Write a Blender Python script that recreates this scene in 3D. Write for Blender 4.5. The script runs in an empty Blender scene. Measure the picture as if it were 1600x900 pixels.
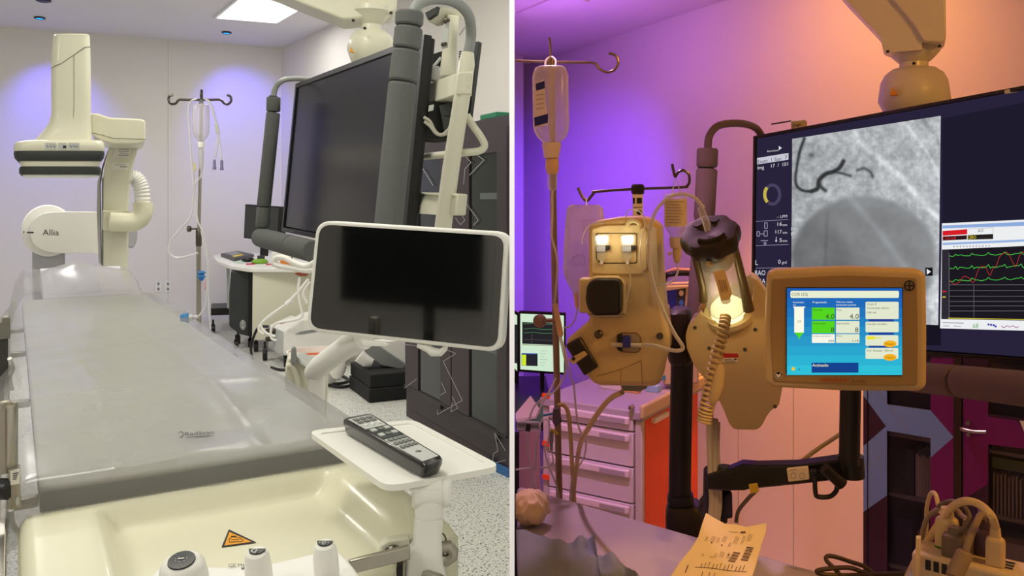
import bpy, math, random
from mathutils import Vector as V, noise as NZ
random.seed(7)
scn = bpy.context.scene
COL = scn.collection
# ------------------------------------------------------------------ camera, light, exposure
F, CX, HY, CZ = 1300.0, 800.0, 320.0, 1.42      # focal length in px, horizon row, eye height
cam_d = bpy.data.cameras.new('camera'); cam = bpy.data.objects.new('camera', cam_d); COL.objects.link(cam)
cam.location = (0, 0, CZ); cam.rotation_euler = (math.pi/2, 0, 0)
cam_d.sensor_width = 36; cam_d.lens = 36*F/1600; cam_d.shift_y = -(450-HY)/1600; cam_d.clip_start = .02
scn.camera = cam
scn.view_settings.view_transform = 'Standard'; scn.view_settings.look = 'None'
scn.view_settings.exposure = 0; scn.view_settings.gamma = 1; scn.view_settings.use_curve_mapping = False
w = bpy.data.worlds.new('world'); scn.world = w; w.use_nodes = True
w.node_tree.nodes['Background'].inputs[0].default_value = (.5, .5, .55, 1)
w.node_tree.nodes['Background'].inputs[1].default_value = 0.0

def area(name, loc, target, size, power, color, sy=None, spread=math.pi):
    d = bpy.data.lights.new(name, 'AREA'); d.energy = power; d.color = color; d.size = size
    d.spread = spread
    if sy: d.shape = 'RECTANGLE'; d.size_y = sy
    o = bpy.data.objects.new(name, d); COL.objects.link(o); o.location = loc
    o.rotation_euler = (V(target)-V(loc)).to_track_quat('-Z', 'Y').to_euler(); return o
def spot(name, loc, target, power, color, angle, blend=.8, r=.04):
    d = bpy.data.lights.new(name, 'SPOT'); d.energy = power; d.color = color; d.spot_size = math.radians(angle)
    d.spot_blend = blend; d.shadow_soft_size = r
    o = bpy.data.objects.new(name, d); COL.objects.link(o); o.location = loc
    o.rotation_euler = (V(target)-V(loc)).to_track_quat('-Z', 'Y').to_euler(); return o

HL = 3.49          # ceiling height of the grey room
FR, HR = -.55, 2.59   # floor and ceiling of the purple room
# ceiling luminaires and added fill of the grey room
area('ceiling_panel_and_fill', (-2.65, 8.75, HL-.03), (-2.65, 8.75, 0), .6, 22, (1, .98, .95), 1.2)
area('ceiling_panel_and_fill', (-3.9, 5.6, HL-.03), (-3.9, 5.6, 0), .7, 75, (1, .98, .93), 1.2)
area('ceiling_panel_and_fill', (-1.1, 4.9, HL-.03), (-1.0, 4.9, 0), .6, 40, (1, .96, .84), 1.2)  # fill added to brighten the side wall and the near floor
area('ceiling_panel_and_fill', (-1.2, 2.0, HL-.03), (-1.2, 2.0, 0), .7, 38, (1, .98, .85), 1.2)
area('ceiling_panel_and_fill', (-2.6, -.3, HL-.03), (-2.2, 1.2, .3), 1.2, 75, (1, .98, .88), 1.2)
spot('edge_fill_spot', (0, .02, 2.85), (0, .62, 1.36), 230, (1, 1, 1), 13, .6, .01)  # unseen spot added only to whiten the partition's front edge
# blue wall washers
spot('blue_downlight', (-5.24, 9.2, HL-.03), (-5.45, 9.95, 2.2), 120, (.13, .10, 1), 75, .9)
spot('blue_downlight', (-3.45, 9.95, HL-.03), (-3.45, 10.85, 2.35), 95, (.13, .10, 1), 80, .9)
# purple room
spot('violet_wall_light', (.3, 3.3, HR-.1), (.36, 6.4, 1.15), 520, (.15, .035, 1), 44, 1)
area('violet_ceiling_fill', (.3, 4.6, 1.9), (.3, 4.7, 3), .3, 5, (.45, .16, .9), .3)  # unseen uplight added to tint the ceiling violet, no cove here
spot('amber_wall_light', (.95, 3.3, HR-.06), (1.6, 4.0, 1.9), 40, (1, .44, .08), 125, 1)
spot('amber_wall_light', (.95, 3.4, HR-.06), (1.48, 4.1, .1), 270, (1, .43, .09), 62, 1)
area('amber_ceiling_light', (1.75, .5, HR-.03), (1.1, 1.8, .9), .4, 29, (1, .46, .06), .4)
spot('rose_fill_spot', (.2, 2.25, HR-.05), (.36, 3.3, .3), 110, (1, .48, 1), 50, 1)  # unseen fill added to brighten the cart front in pink
spot('rose_fill_spot', (.12, 2.7, HR-.05), (.3, 1.75, .7), 75, (1, .52, .78), 46, 1)  # unseen fill added to brighten the bed top
spot('amber_paper_fill', (.55, .5, HR-.05), (.39, 1.56, .78), 52, (1, .58, .26), 13, .7)  # unseen narrow spot added to brighten the paper package
spot('cool_cabinet_fill', (.86, 3.25, HR-.15), (1.62, 3.08, .2), 38, (.5, .58, 1), 54, 1)  # unseen fill added behind the monitor to cool the cabinet front

# ------------------------------------------------------------------ helpers
def lin(c): return tuple(((x/255)/12.92 if x/255 <= .04045 else ((x/255+.055)/1.055)**2.4) for x in c)
def P(px, py, d): return V(((px-CX)/F*d, d, CZ-(py-HY)/F*d))
def G(px, py, z):
    d = (CZ-z)*F/(py-HY); return P(px, py, d)
class Plane:
    def __init__(s, p0, n): s.p = V(p0); s.n = V(n).normalized()
    def pt(s, px, py, off=0):
        r = V(((px-CX)/F, 1, -(py-HY)/F)); c = V((0, 0, CZ))
        t = (s.p-c).dot(s.n)/r.dot(s.n); return c+r*t+s.n*off
    def pts(s, L, off=0): return [s.pt(a, b, off) for a, b in L]
def plane3(a, b, c):
    n = (b-a).cross(c-a).normalized()
    if n.y > 0: n = -n
    return Plane(a, n)
def facing(px, py, d, yaw=None, pitch=0):
    p = P(px, py, d)
    if yaw is None: yaw = math.degrees(math.atan2((px-CX)/F, 1))
    a = math.radians(yaw); b = math.radians(pitch)
    return Plane(p, (-math.sin(a)*math.cos(b), -math.cos(a)*math.cos(b), math.sin(b)))
def rnd(pts, r, n=4):
    out = []; N = len(pts)
    for i in range(N):
        p = V((*pts[i], 0)) if len(pts[i]) == 2 else V(pts[i]); a = pts[i-1]; b = pts[(i+1) % N]
        a = V((*a, 0)) if len(a) == 2 else V(a); b = V((*b, 0)) if len(b) == 2 else V(b)
        ra = min(r, (a-p).length*.45); rb = min(r, (b-p).length*.45)
        q0 = p+(a-p).normalized()*ra; q1 = p+(b-p).normalized()*rb
        for k in range(n+1):
            t = k/n; q = q0*(1-t)**2+p*2*t*(1-t)+q1*t*t
            out.append((q.x, q.y) if len(pts[i]) == 2 else q)
    return out
def ell(cx, cy, rx, ry=None, n=24, a0=0, a1=360):
    ry = ry or rx; full = abs(a1-a0) >= 360
    return [(cx+rx*math.cos(math.radians(a0+(a1-a0)*k/(n if full else n-1))), cy+ry*math.sin(math.radians(a0+(a1-a0)*k/(n if full else n-1)))) for k in range(n)]
def cat(pts, n=6):
    p = [V(q) for q in pts]; p = [p[0]*2-p[1]]+p+[p[-1]*2-p[-2]]; out = []
    for i in range(1, len(p)-2):
        for k in range(n):
            t = k/n; a, b, c, d = p[i-1:i+3]
            out.append(.5*((2*b)+(c-a)*t+(2*a-5*b+4*c-d)*t*t+(3*b-a-3*c+d)*t**3))
    out.append(p[-2]); return out
def path(L, n=6):   # L of (px,py,depth)
    return cat([P(*q) for q in L], n)

MATS = {}
def mat(name, rgb, rough=.5, metal=0, var=.06, scale=30, bump=0, coat=0, spec=.5, trans=0, alpha=1, em=None, es=1, bscale=None, ior=1.45):
    if name in MATS: return MATS[name]
    m = bpy.data.materials.new(name); m.use_nodes = True; nt = m.node_tree; b = nt.nodes['Principled BSDF']
    c = lin(rgb); b.inputs['Roughness'].default_value = rough; b.inputs['Metallic'].default_value = metal
    b.inputs['Coat Weight'].default_value = coat; b.inputs['Specular IOR Level'].default_value = spec
    b.inputs['Transmission Weight'].default_value = trans; b.inputs['Alpha'].default_value = alpha; b.inputs['IOR'].default_value = ior
    tc = nt.nodes.new('ShaderNodeTexCoord')
    if var:
        n = nt.nodes.new('ShaderNodeTexNoise'); n.inputs['Scale'].default_value = scale; n.inputs['Detail'].default_value = 3
        r = nt.nodes.new('ShaderNodeMix'); r.data_type = 'RGBA'
        r.inputs[6].default_value = (*[x*(1-var) for x in c], 1); r.inputs[7].default_value = (*[min(1, x*(1+var)) for x in c], 1)
        nt.links.new(tc.outputs['Object'], n.inputs['Vector']); nt.links.new(n.outputs['Fac'], r.inputs[0]); nt.links.new(r.outputs[2], b.inputs['Base Color'])
    else: b.inputs['Base Color'].default_value = (*c, 1)
    if bump:
        n2 = nt.nodes.new('ShaderNodeTexNoise'); n2.inputs['Scale'].default_value = bscale or scale*4; n2.inputs['Detail'].default_value = 4
        bp = nt.nodes.new('ShaderNodeBump'); bp.inputs['Strength'].default_value = bump; bp.inputs['Distance'].default_value = .002
        nt.links.new(tc.outputs['Object'], n2.inputs['Vector']); nt.links.new(n2.outputs['Fac'], bp.inputs['Height']); nt.links.new(bp.outputs['Normal'], b.inputs['Normal'])
    if em: b.inputs['Emission Color'].default_value = (*lin(em), 1); b.inputs['Emission Strength'].default_value = es
    MATS[name] = m; return m
def lit(rgb, es=1):
    nm = 'lit_%d_%d_%d_%.1f' % (*rgb, es)
    if nm in MATS: return MATS[nm]
    m = bpy.data.materials.new(nm); m.use_nodes = True; nt = m.node_tree; nt.nodes.clear()
    e = nt.nodes.new('ShaderNodeEmission'); e.inputs[0].default_value = (*lin(rgb), 1); e.inputs[1].default_value = es
    o = nt.nodes.new('ShaderNodeOutputMaterial'); nt.links.new(e.outputs[0], o.inputs[0]); MATS[nm] = m; return m
def clear(name, rgb, k=.75, rough=.08):
    if name in MATS: return MATS[name]
    m = bpy.data.materials.new(name); m.use_nodes = True; nt = m.node_tree; b = nt.nodes['Principled BSDF']
    b.inputs['Base Color'].default_value = (*lin(rgb), 1); b.inputs['Roughness'].default_value = rough
    t = nt.nodes.new('ShaderNodeBsdfTransparent'); t.inputs[0].default_value = (.97, .97, .97, 1)
    lw = nt.nodes.new('ShaderNodeLayerWeight'); lw.inputs[0].default_value = .35
    mr = nt.nodes.new('ShaderNodeMapRange'); mr.inputs[3].default_value = 1-k; mr.inputs[4].default_value = min(1, 1-k+.6)
    mx = nt.nodes.new('ShaderNodeMixShader'); o = nt.nodes['Material Output']
    nt.links.new(lw.outputs['Facing'], mr.inputs[0]); nt.links.new(mr.outputs[0], mx.inputs[0])
    nt.links.new(t.outputs[0], mx.inputs[1]); nt.links.new(b.outputs[0], mx.inputs[2]); nt.links.new(mx.outputs[0], o.inputs[0])
    MATS[name] = m; return m

def tag(o, label=None, cat_=None, group=None, kind=None):
    if label: o['label'] = label
    if cat_: o['category'] = cat_
    if group: o['group'] = group
    if kind: o['kind'] = kind
    return o
ROOT = {}
def thing(name, label, cat_, loc, group=None):
    o = bpy.data.objects.new(name, None); COL.objects.link(o); o.location = V(loc); o.empty_display_size = .05
    ROOT[o.name] = V(loc); return tag(o, label, cat_, group)
_tc = {}
def text_mesh(s, bold=False):
    k = s
    if k not in _tc:
        c = bpy.data.curves.new('t', 'FONT'); c.body = s; c.resolution_u = 2; c.size = 1
        o = bpy.data.objects.new('t', c); COL.objects.link(o)
        dg = bpy.context.evaluated_depsgraph_get(); me = bpy.data.meshes.new_from_object(o.evaluated_get(dg))
        vs = [v.co.copy() for v in me.vertices]; fs = [tuple(p.vertices) for p in me.polygons]
        bpy.data.objects.remove(o); bpy.data.curves.remove(c); bpy.data.meshes.remove(me)
        x0 = min([v.x for v in vs] or [0]); x1 = max([v.x for v in vs] or [1]); _tc[k] = (vs, fs, x0, x1)
    return _tc[k]
class MB:
    def __init__(s, m=None): s.v = []; s.f = []; s.mi = []; s.mats = []; s.cur = 0; s.sharp = []; s.use(m) if m else None
    def use(s, m):
        if m not in s.mats: s.mats.append(m)
        s.cur = s.mats.index(m); return s
    def add(s, vs, fs):
        o = len(s.v); s.v += [V(q) for q in vs]
        for f in fs: s.f.append(tuple(i+o for i in f)); s.mi.append(s.cur)
        return s
    def poly(s, pts): return s.add(pts, [tuple(range(len(pts)))])
    def prism(s, pts, vec):
        pts = [V(p) for p in pts]; n = len(pts); vec = V(vec)
        nrm = V((0, 0, 0))
        for i in range(n): nrm += pts[i].cross(pts[(i+1) % n])
        if nrm.dot(vec) > 0: pts = pts[::-1]
        return s.add(pts+[p+vec for p in pts], [tuple(range(n)), tuple(range(2*n-1, n-1, -1))]+[(i, i+n, (i+1) % n+n, (i+1) % n) for i in range(n)])
    def px(s, pl, L, thick, off=0):   # outline traced on a plane, extruded backwards
        return s.prism(pl.pts(L, off), pl.n*-thick)
    def box(s, c, x, y, z):
        c, x, y, z = V(c), V(x), V(y), V(z)
        return s.prism([c-x-y-z, c+x-y-z, c+x+y-z, c-x+y-z], z*2)
    def loft(s, rings, cap=True):
        n = len(rings[0]); vs = [p for r in rings for p in r]; fs = []
        for k in range(len(rings)-1):
            for i in range(n):
                j = (i+1) % n; fs.append((k*n+i, k*n+j, (k+1)*n+j, (k+1)*n+i))
        if cap: fs.append(tuple(range(n-1, -1, -1))); fs.append(tuple(range((len(rings)-1)*n, len(rings)*n)))
        return s.add(vs, fs)
    def tube(s, pts, r, n=10, cap=True):
        pts = [V(p) for p in pts]; rings = []; up = None
        for i, p in enumerate(pts):
            d = (pts[min(i+1, len(pts)-1)]-pts[max(i-1, 0)]).normalized()
            if up is None: up = d.orthogonal().normalized()
            up = (up-d*up.dot(d)).normalized(); sd = d.cross(up); rr = r[i] if isinstance(r, (list, tuple)) else r
            rings.append([p+up*math.cos(2*math.pi*k/n)*rr+sd*math.sin(2*math.pi*k/n)*rr for k in range(n)])
        return s.loft(rings, cap)
    def lathe(s, prof, base, axis, n=24, sx=1, sy=1, ref=None):
        base, axis = V(base), V(axis).normalized(); a = V(ref).normalized() if ref else axis.orthogonal().normalized()
        a = (a-axis*a.dot(axis)).normalized(); b = axis.cross(a)
        return s.loft([[base+axis*t+a*math.cos(2*math.pi*k/n)*r*sx+b*math.sin(2*math.pi*k/n)*r*sy for k in range(n)] for r, t in prof])
    def ball(s, c, r, sc=(1, 1, 1), n=16):
        rings = []
        for i in range(1, n//2):
            a = math.pi*i/(n//2); rings.append([V(c)+V((math.sin(a)*math.cos(2*math.pi*k/n)*sc[0], math.sin(a)*math.sin(2*math.pi*k/n)*sc[1], -math.cos(a)*sc[2]))*r for k in range(n)])
        return s.loft(rings)
    def lpx(s, pl, L, e=4, n=28):     # stacked rounded rings: (py, px0, px1, half depth)
        rings = []
        for py, x0, x1, dp in L:
            a = pl.pt(x0, py); b = pl.pt(x1, py); c = (a+b)/2; h = (b-a)/2; ring = []
            for k in range(n):
                t = 2*math.pi*k/n; cs, sn = math.cos(t), math.sin(t)
                ring.append(c+h*math.copysign(abs(cs)**(2/e), cs)+pl.n*dp*math.copysign(abs(sn)**(2/e), sn))
            rings.append(ring)
        return s.loft(rings)
    def strip(s, pl, L, wpx, off=.0012):  # flat printed line through px points
        for (x0, y0), (x1, y1) in zip(L, L[1:]):
            l = math.hypot(x1-x0, y1-y0) or 1; ox, oy = -(y1-y0)/l*wpx/2, (x1-x0)/l*wpx/2
            s.poly(pl.pts([(x0+ox, y0+oy), (x1+ox, y1+oy), (x1-ox, y1-oy), (x0-ox, y0-oy)], off))
        return s
    def rect(s, pl, x0, y0, x1, y1, off=.001, sl=0):
        return s.poly(pl.pts([(x0, y0), (x1, y0+sl*(x1-x0)), (x1, y1+sl*(x1-x0)), (x0, y1)], off))
    def text(s, pl, t, px, py, h, w=None, sl=0, off=.0015, ang=None):
        vs, fs, x0, x1 = text_mesh(t); o = pl.pt(px, py, off)
        if ang is None: dx = pl.pt(px+10, py+sl*10, off)-o; dy = pl.pt(px, py-10, off)-o
        else:
            a = math.radians(ang); dx = pl.pt(px+10*math.cos(a), py+10*math.sin(a), off)-o; dy = pl.pt(px+10*math.sin(a), py-10*math.cos(a), off)-o
        k = h/7.2; kx = (w/10/(x1-x0)) if w else k
        return s.add([o+dx*(v.x-x0)*kx+dy*v.y*k for v in vs], fs)
    def build(s, name, parent=None, bevel=0, seg=2, sub=0, ang=35, label=None, flat=False):
        off = V((0, 0, 0)); p = parent
        while p is not None: off += V(p.location); p = p.parent
        me = bpy.data.meshes.new(name); me.from_pydata([v-off for v in s.v], [], s.f); me.update()
        for m in s.mats: me.materials.append(m)
        me.polygons.foreach_set('material_index', s.mi)
        if not flat:
            me.polygons.foreach_set('use_smooth', [True]*len(s.f)); me.set_sharp_from_angle(angle=math.radians(ang))
        o = bpy.data.objects.new(name, me); COL.objects.link(o)
        if parent is None and s.v:      # origin at base centre
            lo = V((min(v.x for v in s.v)+max(v.x for v in s.v), min(v.y for v in s.v)+max(v.y for v in s.v), 2*min(v.z for v in s.v)))/2
            me.transform(__import__('mathutils').Matrix.Translation(-lo)); o.location = lo
        else: o.parent = parent
        if bevel:
            b = o.modifiers.new('b', 'BEVEL'); b.width = bevel; b.segments = seg; b.limit_method = 'ANGLE'; b.angle_limit = math.radians(40); b.harden_normals = False
        if sub: o.modifiers.new('s', 'SUBSURF').levels = sub; o.modifiers['s'].render_levels = sub
        if label: o['label'] = label
        return o
def struct(name, mb, **k): return tag(mb.build(name, **k), kind='structure')
Z = V((0, 0, 1))

# ------------------------------------------------------------------ materials
M_wall = mat('painted_wall', (226, 222, 216), .6, var=.02, scale=3, bump=.05, bscale=120)
M_wallr = mat('painted_wall_warm', (228, 214, 214), .6, var=.02, scale=3, bump=.05, bscale=120)
M_ceil = mat('ceiling_paint', (224, 222, 224), .7, var=.02, scale=3)
M_part = mat('white_partition', (252, 252, 252), .5, var=0, em=(255, 255, 255), es=0)
M_cream = mat('cream_plastic', (226, 222, 196), .38, var=.02, coat=.15)
M_ivory = mat('ivory_enamel', (222, 219, 198), .4, var=.02, coat=.2)
M_white = mat('white_plastic', (236, 234, 228), .4, var=.02)
M_tan = mat('warm_ivory_plastic', (206, 184, 136), .45, var=.03)
M_dgrey = mat('charcoal_rubber', (52, 56, 55), .6, var=.1)
M_black = mat('black_plastic', (20, 20, 21), .4, var=.1)
M_foam = mat('grey_foam_grip', (98, 100, 98), .9, var=.14, scale=160, bump=.5)
M_foamw = mat('taupe_foam_grip', (112, 98, 92), .9, var=.14, scale=160, bump=.5)
M_steel = mat('brushed_steel', (168, 162, 150), .28, .9, var=.08)
M_dsteel = mat('dark_steel', (92, 86, 78), .3, .9, var=.1)
M_screen = mat('switched_off_screen', (17, 18, 34), .22, var=.04, spec=.35)
M_glassblk = mat('glossy_dark_glass', (6, 8, 8), .04, var=0, coat=1, spec=1)
M_clear = clear('clear_plastic', (225, 228, 230), .82)
M_clear2 = clear('cloudy_tubing', (222, 220, 222), .35, .2)
M_bag = clear('milky_bag_plastic', (225, 220, 222), .66, .2)
M_paper = mat('paper', (235, 230, 220), .7, var=.04)
M_ink = mat('dark_ink', (30, 30, 32), .6, var=0)
M_blue = mat('blue_plastic', (40, 120, 175), .4)
M_grey = mat('mid_grey_plastic', (135, 138, 136), .5)
M_lgrey = mat('light_grey_plastic', (190, 192, 188), .5)

# ------------------------------------------------------------------ the rooms
L0, C1 = V((-5.98, 9.71, 0)), V((-3.046, 11.0, 0))
bw = (C1-L0).normalized(); Lx = L0-bw*2.0
rw = V((1.121, -1.66, 0)).normalized(); Lp = C1+rw*(3.036/rw.x)
def wall(name, a, b, z0, z1, m, t=.12):
    a, b = V(a), V(b); d = (b-a).normalized(); n = V((-d.y, d.x, 0))
    if n.dot((a+b)/2-V((0 if False else (a.x+b.x)/2*0+(-2 if (a.x+b.x) < 0 else 1), 4, 0))) < 0: n = -n
    a, b = V((a.x, a.y, z0)), V((b.x, b.y, z0))
    return struct(name, MB(m).prism([a, b, b+n*t, a+n*t], Z*(z1-z0)))
m_floor = bpy.data.materials.new('speckled_vinyl'); m_floor.use_nodes = True
nt = m_floor.node_tree; b = nt.nodes['Principled BSDF']; b.inputs['Roughness'].default_value = .35
tc = nt.nodes.new('ShaderNodeTexCoord'); col = None
base = nt.nodes.new('ShaderNodeRGB'); base.outputs[0].default_value = (*lin((222, 222, 214)), 1); prev = base.outputs[0]
for sc, thr, c in ((55, .23, (70, 72, 74)), (85, .2, (150, 150, 146)), (40, .16, (235, 236, 232)), (130, .26, (60, 62, 64))):
    vo = nt.nodes.new('ShaderNodeTexVoronoi'); vo.inputs['Scale'].default_value = sc
    lt = nt.nodes.new('ShaderNodeMath'); lt.operation = 'LESS_THAN'; lt.inputs[1].default_value = thr
    mx = nt.nodes.new('ShaderNodeMix'); mx.data_type = 'RGBA'; mx.inputs[7].default_value = (*lin(c), 1)
    nt.links.new(tc.outputs['Object'], vo.inputs['Vector']); nt.links.new(vo.outputs['Distance'], lt.inputs[0])
    nt.links.new(lt.outputs[0], mx.inputs[0]); nt.links.new(prev, mx.inputs[6]); prev = mx.outputs[2]
nt.links.new(prev, b.inputs['Base Color'])
PT = .0018      # half thickness of the partition between the two rooms
def slab(name, pts, z, t, m): return struct(name, MB(m).prism([V((x, y, z)) for x, y in pts], Z*t))
slab('floor', [(-8, -1.6), (-PT, -1.6), (-PT, 6.45), (-3.04, 11.05), (-8, 8.9)], 0, -.1, m_floor)
slab('floor_right', [(PT, -1.6), (3.4, -1.6), (3.4, 1.2), (.1, 7.1), (PT, 7.1)], FR, -.1, m_floor)
slab('ceiling', [(-8, -1.6), (-PT, -1.6), (-PT, 6.45), (-3.04, 11.05), (-8, 8.9)], HL, .1, M_ceil)
slab('ceiling_right', [(PT, -1.6), (3.4, -1.6), (3.4, 1.2), (.1, 7.1), (PT, 7.1)], HR, .1, M_wallr)
wall('wall_back', Lx, C1, 0, HL, M_wall)
wall('wall_side', C1, Lp, 0, HL, M_wall)
R0, R1 = V((.2565, 6.67, 0)), V((1.189, 4.83, 0)); rd = (R1-R0).normalized()
Rc = R0-rd*.35; Re = R0+rd*((3.4-.2565)/rd.x)
wall('wall_right', Rc, Re, FR, HR, M_wallr)
wall('wall_corner', (PT, Rc.y+.02, 0), Rc, FR, HR, M_wallr)
struct('wall_partition', MB(M_part).box((0, 3.825, 1.57), (PT, 0, 0), (0, 3.225, 0), (0, 0, 1.95)))
struct('wall_light_block_rear', MB(M_part).box((0, -.86, 1.57), (.03, 0, 0), (0, .72, 0), (0, 0, 1.95)))  # unseen divider added behind the camera to stop light leaking between rooms
struct('wall_front', MB(M_wall).box((-4.0, -1.65, HL/2), (4, 0, 0), (0, .05, 0), (0, 0, HL/2)))
struct('wall_front_right', MB(M_wallr).box((1.7, -1.65, (FR+HR)/2), (1.7, 0, 0), (0, .05, 0), (0, 0, (HR-FR)/2)))
struct('wall_left', MB(M_wall).box((-7.9, 3.6, HL/2), (.05, 0, 0), (0, 5.3, 0), (0, 0, HL/2)))
struct('wall_far_right', MB(M_wallr).box((3.45, -.2, (FR+HR)/2), (.05, 0, 0), (0, 1.5, 0), (0, 0, (HR-FR)/2)))
PB = Plane(L0, (bw.y, -bw.x, 0))             # back wall face
PR = Plane(R0, (rd.y, -rd.x, 0))             # wall of the purple room
m_seam = mat('panel_seam', (180, 176, 172), .7, var=0)
struct('trim_1', MB(m_seam).px(PB, [(262.2, 64), (262.7, 64), (262.7, 480), (262.2, 480)], .003, .003))
struct('trim_2', MB(m_seam).px(PR, [(1239.5, 300), (1240.5, 300), (1240.5, 895), (1239.5, 895)], .003, .003))
struct('trim_3', MB(m_seam).px(PR, [(1153.5, 400), (1154.3, 400), (1154.3, 840), (1153.5, 840)], .003, .003))
ph = Plane((0, 0, HR), (0, 0, -1))
struct('trim_4', MB(M_wallr).px(ph, [(807, 19), (843, 27), (921, 0), (880, -12)], .012, .012))
# ================================================================== GREY ROOM
# ------------------------------------------------------------------ ceiling fittings, outlets
pc = Plane((0, 0, HL), (0, 0, -1))
t = thing('ceiling_light_panel', 'bright square ceiling light panel above the big monitor', 'ceiling light', pc.pt(390, 8))
MB(M_white).px(pc, [(334, 26), (434, 34.5), (472, 12), (385, -16)], .02, .02).build('frame', t)
MB(lit((255, 252, 246), 2.2)).px(pc, [(339, 25.5), (432, 33), (468, 12), (386, -14)], .004, .024).build('diffuser', t)
def led(px, py, label):
    c = pc.pt(px, py); t = thing('downlight', label, 'ceiling light', c, 'blue ceiling downlights')
    MB(M_dgrey).lathe([(.055, 0), (.06, -.012), (.045, -.02), (.043, -.006)], c, Z).build('rim', t)
    MB(lit((40, 150, 255), 2.5)).lathe([(.042, -.004), (.042, -.014), (.02, -.018)], c, Z).build('lens', t)
led(62, 27, 'glowing blue ceiling downlight over the detector column, nearest the left edge')
led(354, 50, 'glowing blue ceiling downlight over the hanging fluid bottle')
MBx = MB(M_black).lathe([(.07, 0), (.07, -.02), (.04, -.03)], pc.pt(68, -1), Z)
tag(MBx.build('smoke_detector'), 'dark round ceiling fitting at the top left edge of the picture', 'detector')
for px, nm in ((247.5, 'left'), (262.5, 'right')):
    c = PB.pt(px, 447.5); t = thing('wall_outlet', 'white double wall socket, the %s one of the pair behind the table' % nm, 'socket', c, 'wall sockets')
    MB(M_white).px(PB, rnd([(px-5, 439), (px+5, 439.5), (px+5, 456.5), (px-5, 456)], 1), .008, .008).build('plate', t, bevel=.002)
    for yy in (443.5, 451.5): MB(M_grey).px(PB, ell(px, yy, 2, 2.6, 12), .003, .0105).build('receptacle', t)

t = thing('wall_screen', 'large black screen on the wall behind the viewer, reflected in the touch panel glass', 'screen', (-3.43, -1.57, .4))
MB(M_black).box((-3.43, -1.55, 1.12), (.71, 0, 0), (0, .03, 0), (0, 0, .3)).build('panel', t, bevel=.008)
MB(M_dgrey).box((-3.22, -1.57, .66), (.035, 0, 0), (0, .02, 0), (0, 0, .18)).build('bracket', t, bevel=.004)

# ------------------------------------------------------------------ table frame of reference
A = V((-.275, 1.589, 0)); TU = V((-.5145, .8575, 0)).normalized(); TV = V((TU.y, -TU.x, 0))
def T(v, u, z): return A+TV*v+TU*u+Z*z
ZT = .98; WT = .56
t = patient_table = thing('patient_table', 'long cream patient table with moulded foot end under a plastic sheet', 'table', T(-.28, 1.4, 0))
# moulded foot end with recessed tray
def sm(x, a, b): k = min(1, max(0, (x-a)/(b-a))); return k*k*(3-2*k)
m = MB(M_cream); nu, nv = 44, 52; u0, u1, v0, v1 = -.375, .0, -.575, .0
def hz(v, u):
    q = sm(v, v0+.105, v0+.135)*(1-sm(v, v1-.115, v1-.07))*(1-sm(u, -.045, -.01))
    edge = min(v-v0, v1-v, u-u0); r = .02
    dr = 0 if edge > r else r-math.sqrt(max(0, r*r-(r-edge)**2))
    return .936-.038*q-dr
grid = [[(v0+(v1-v0)*j/nv, u0+(u1-u0)*i/nu) for j in range(nv+1)] for i in range(nu+1)]
vs = [T(v, u, hz(v, u)) for row in grid for v, u in row]
fs = [(i*(nv+1)+j, i*(nv+1)+j+1, (i+1)*(nv+1)+j+1, (i+1)*(nv+1)+j) for i in range(nu) for j in range(nv)]
m.add(vs, fs)
per = [(i, 0) for i in range(nu, -1, -1)]+[(0, j) for j in range(1, nv+1)]+[(i, nv) for i in range(1, nu+1)]+[(nu, j) for j in range(nv-1, 0, -1)]
top = [V(vs[i*(nv+1)+j]) for i, j in per]; bot = [V((p.x, p.y, .79)) for p in top]; n = len(top)
m.add(top+bot, [(i, i+n, (i+1) % n+n, (i+1) % n) for i in range(n)]+[tuple(range(n, 2*n))])
fe = m.build('foot_end', t, ang=60)
pz = Plane((0, 0, .8992), Z)
m = MB(M_ink).poly(pz.pts([(357.5, 827), (346, 855), (401, 847.5)])[::-1])
pz2 = Plane((0, 0, .8996), Z)
m.use(mat('amber_label', (235, 158, 30), .5)).poly(pz2.pts([(358.5, 831), (350.5, 852.5), (393, 846.5)]))
m.use(M_ink); pz3 = Plane((0, 0, .9), Z)
m.strip(pz3, [(358, 846), (358, 842), (363, 838), (374, 840), (380, 844), (378, 846), (358, 847)], .9, 0)
m.strip(pz3, [(361, 838), (369, 838)], 1.5, 0).strip(pz3, [(361, 843), (374, 843)], .8, 0)
m.build('warning_sticker', t, label='orange triangular weight warning sticker', flat=True)
MB(mat('carbon_black', (34, 35, 36), .5, var=.1)).box(T(-.275, 1.5, .942), TV*.27, TU*1.5, Z*.022).build('tabletop', t, bevel=.012)
MB(mat('carbon_black', (34, 35, 36), .5, var=.1)).box(T(-.285, 3.3, .945), TV*.2, TU*.31, Z*.0185).build('head_extension', t, bevel=.01)
MB(M_cream).box(T(-.28, .9, .87), TV*.2, TU*.9, Z*.05).build('cradle', t, bevel=.02)
MB(M_ivory).box(T(-.28, 1.3, .41), TV*.17, TU*.32, Z*.41).build('pedestal', t, bevel=.05, seg=4)
m = MB(M_steel)
m.box(T(-.595, 1.1, .925), TV*.006, TU*1.35, Z*.014)
for u in (0.1, .9, 1.7, 2.3): m.box(T(-.57, u, .925), TV*.025, TU*.012, Z*.009)
m.build('accessory_rail', t, bevel=.003)
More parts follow.
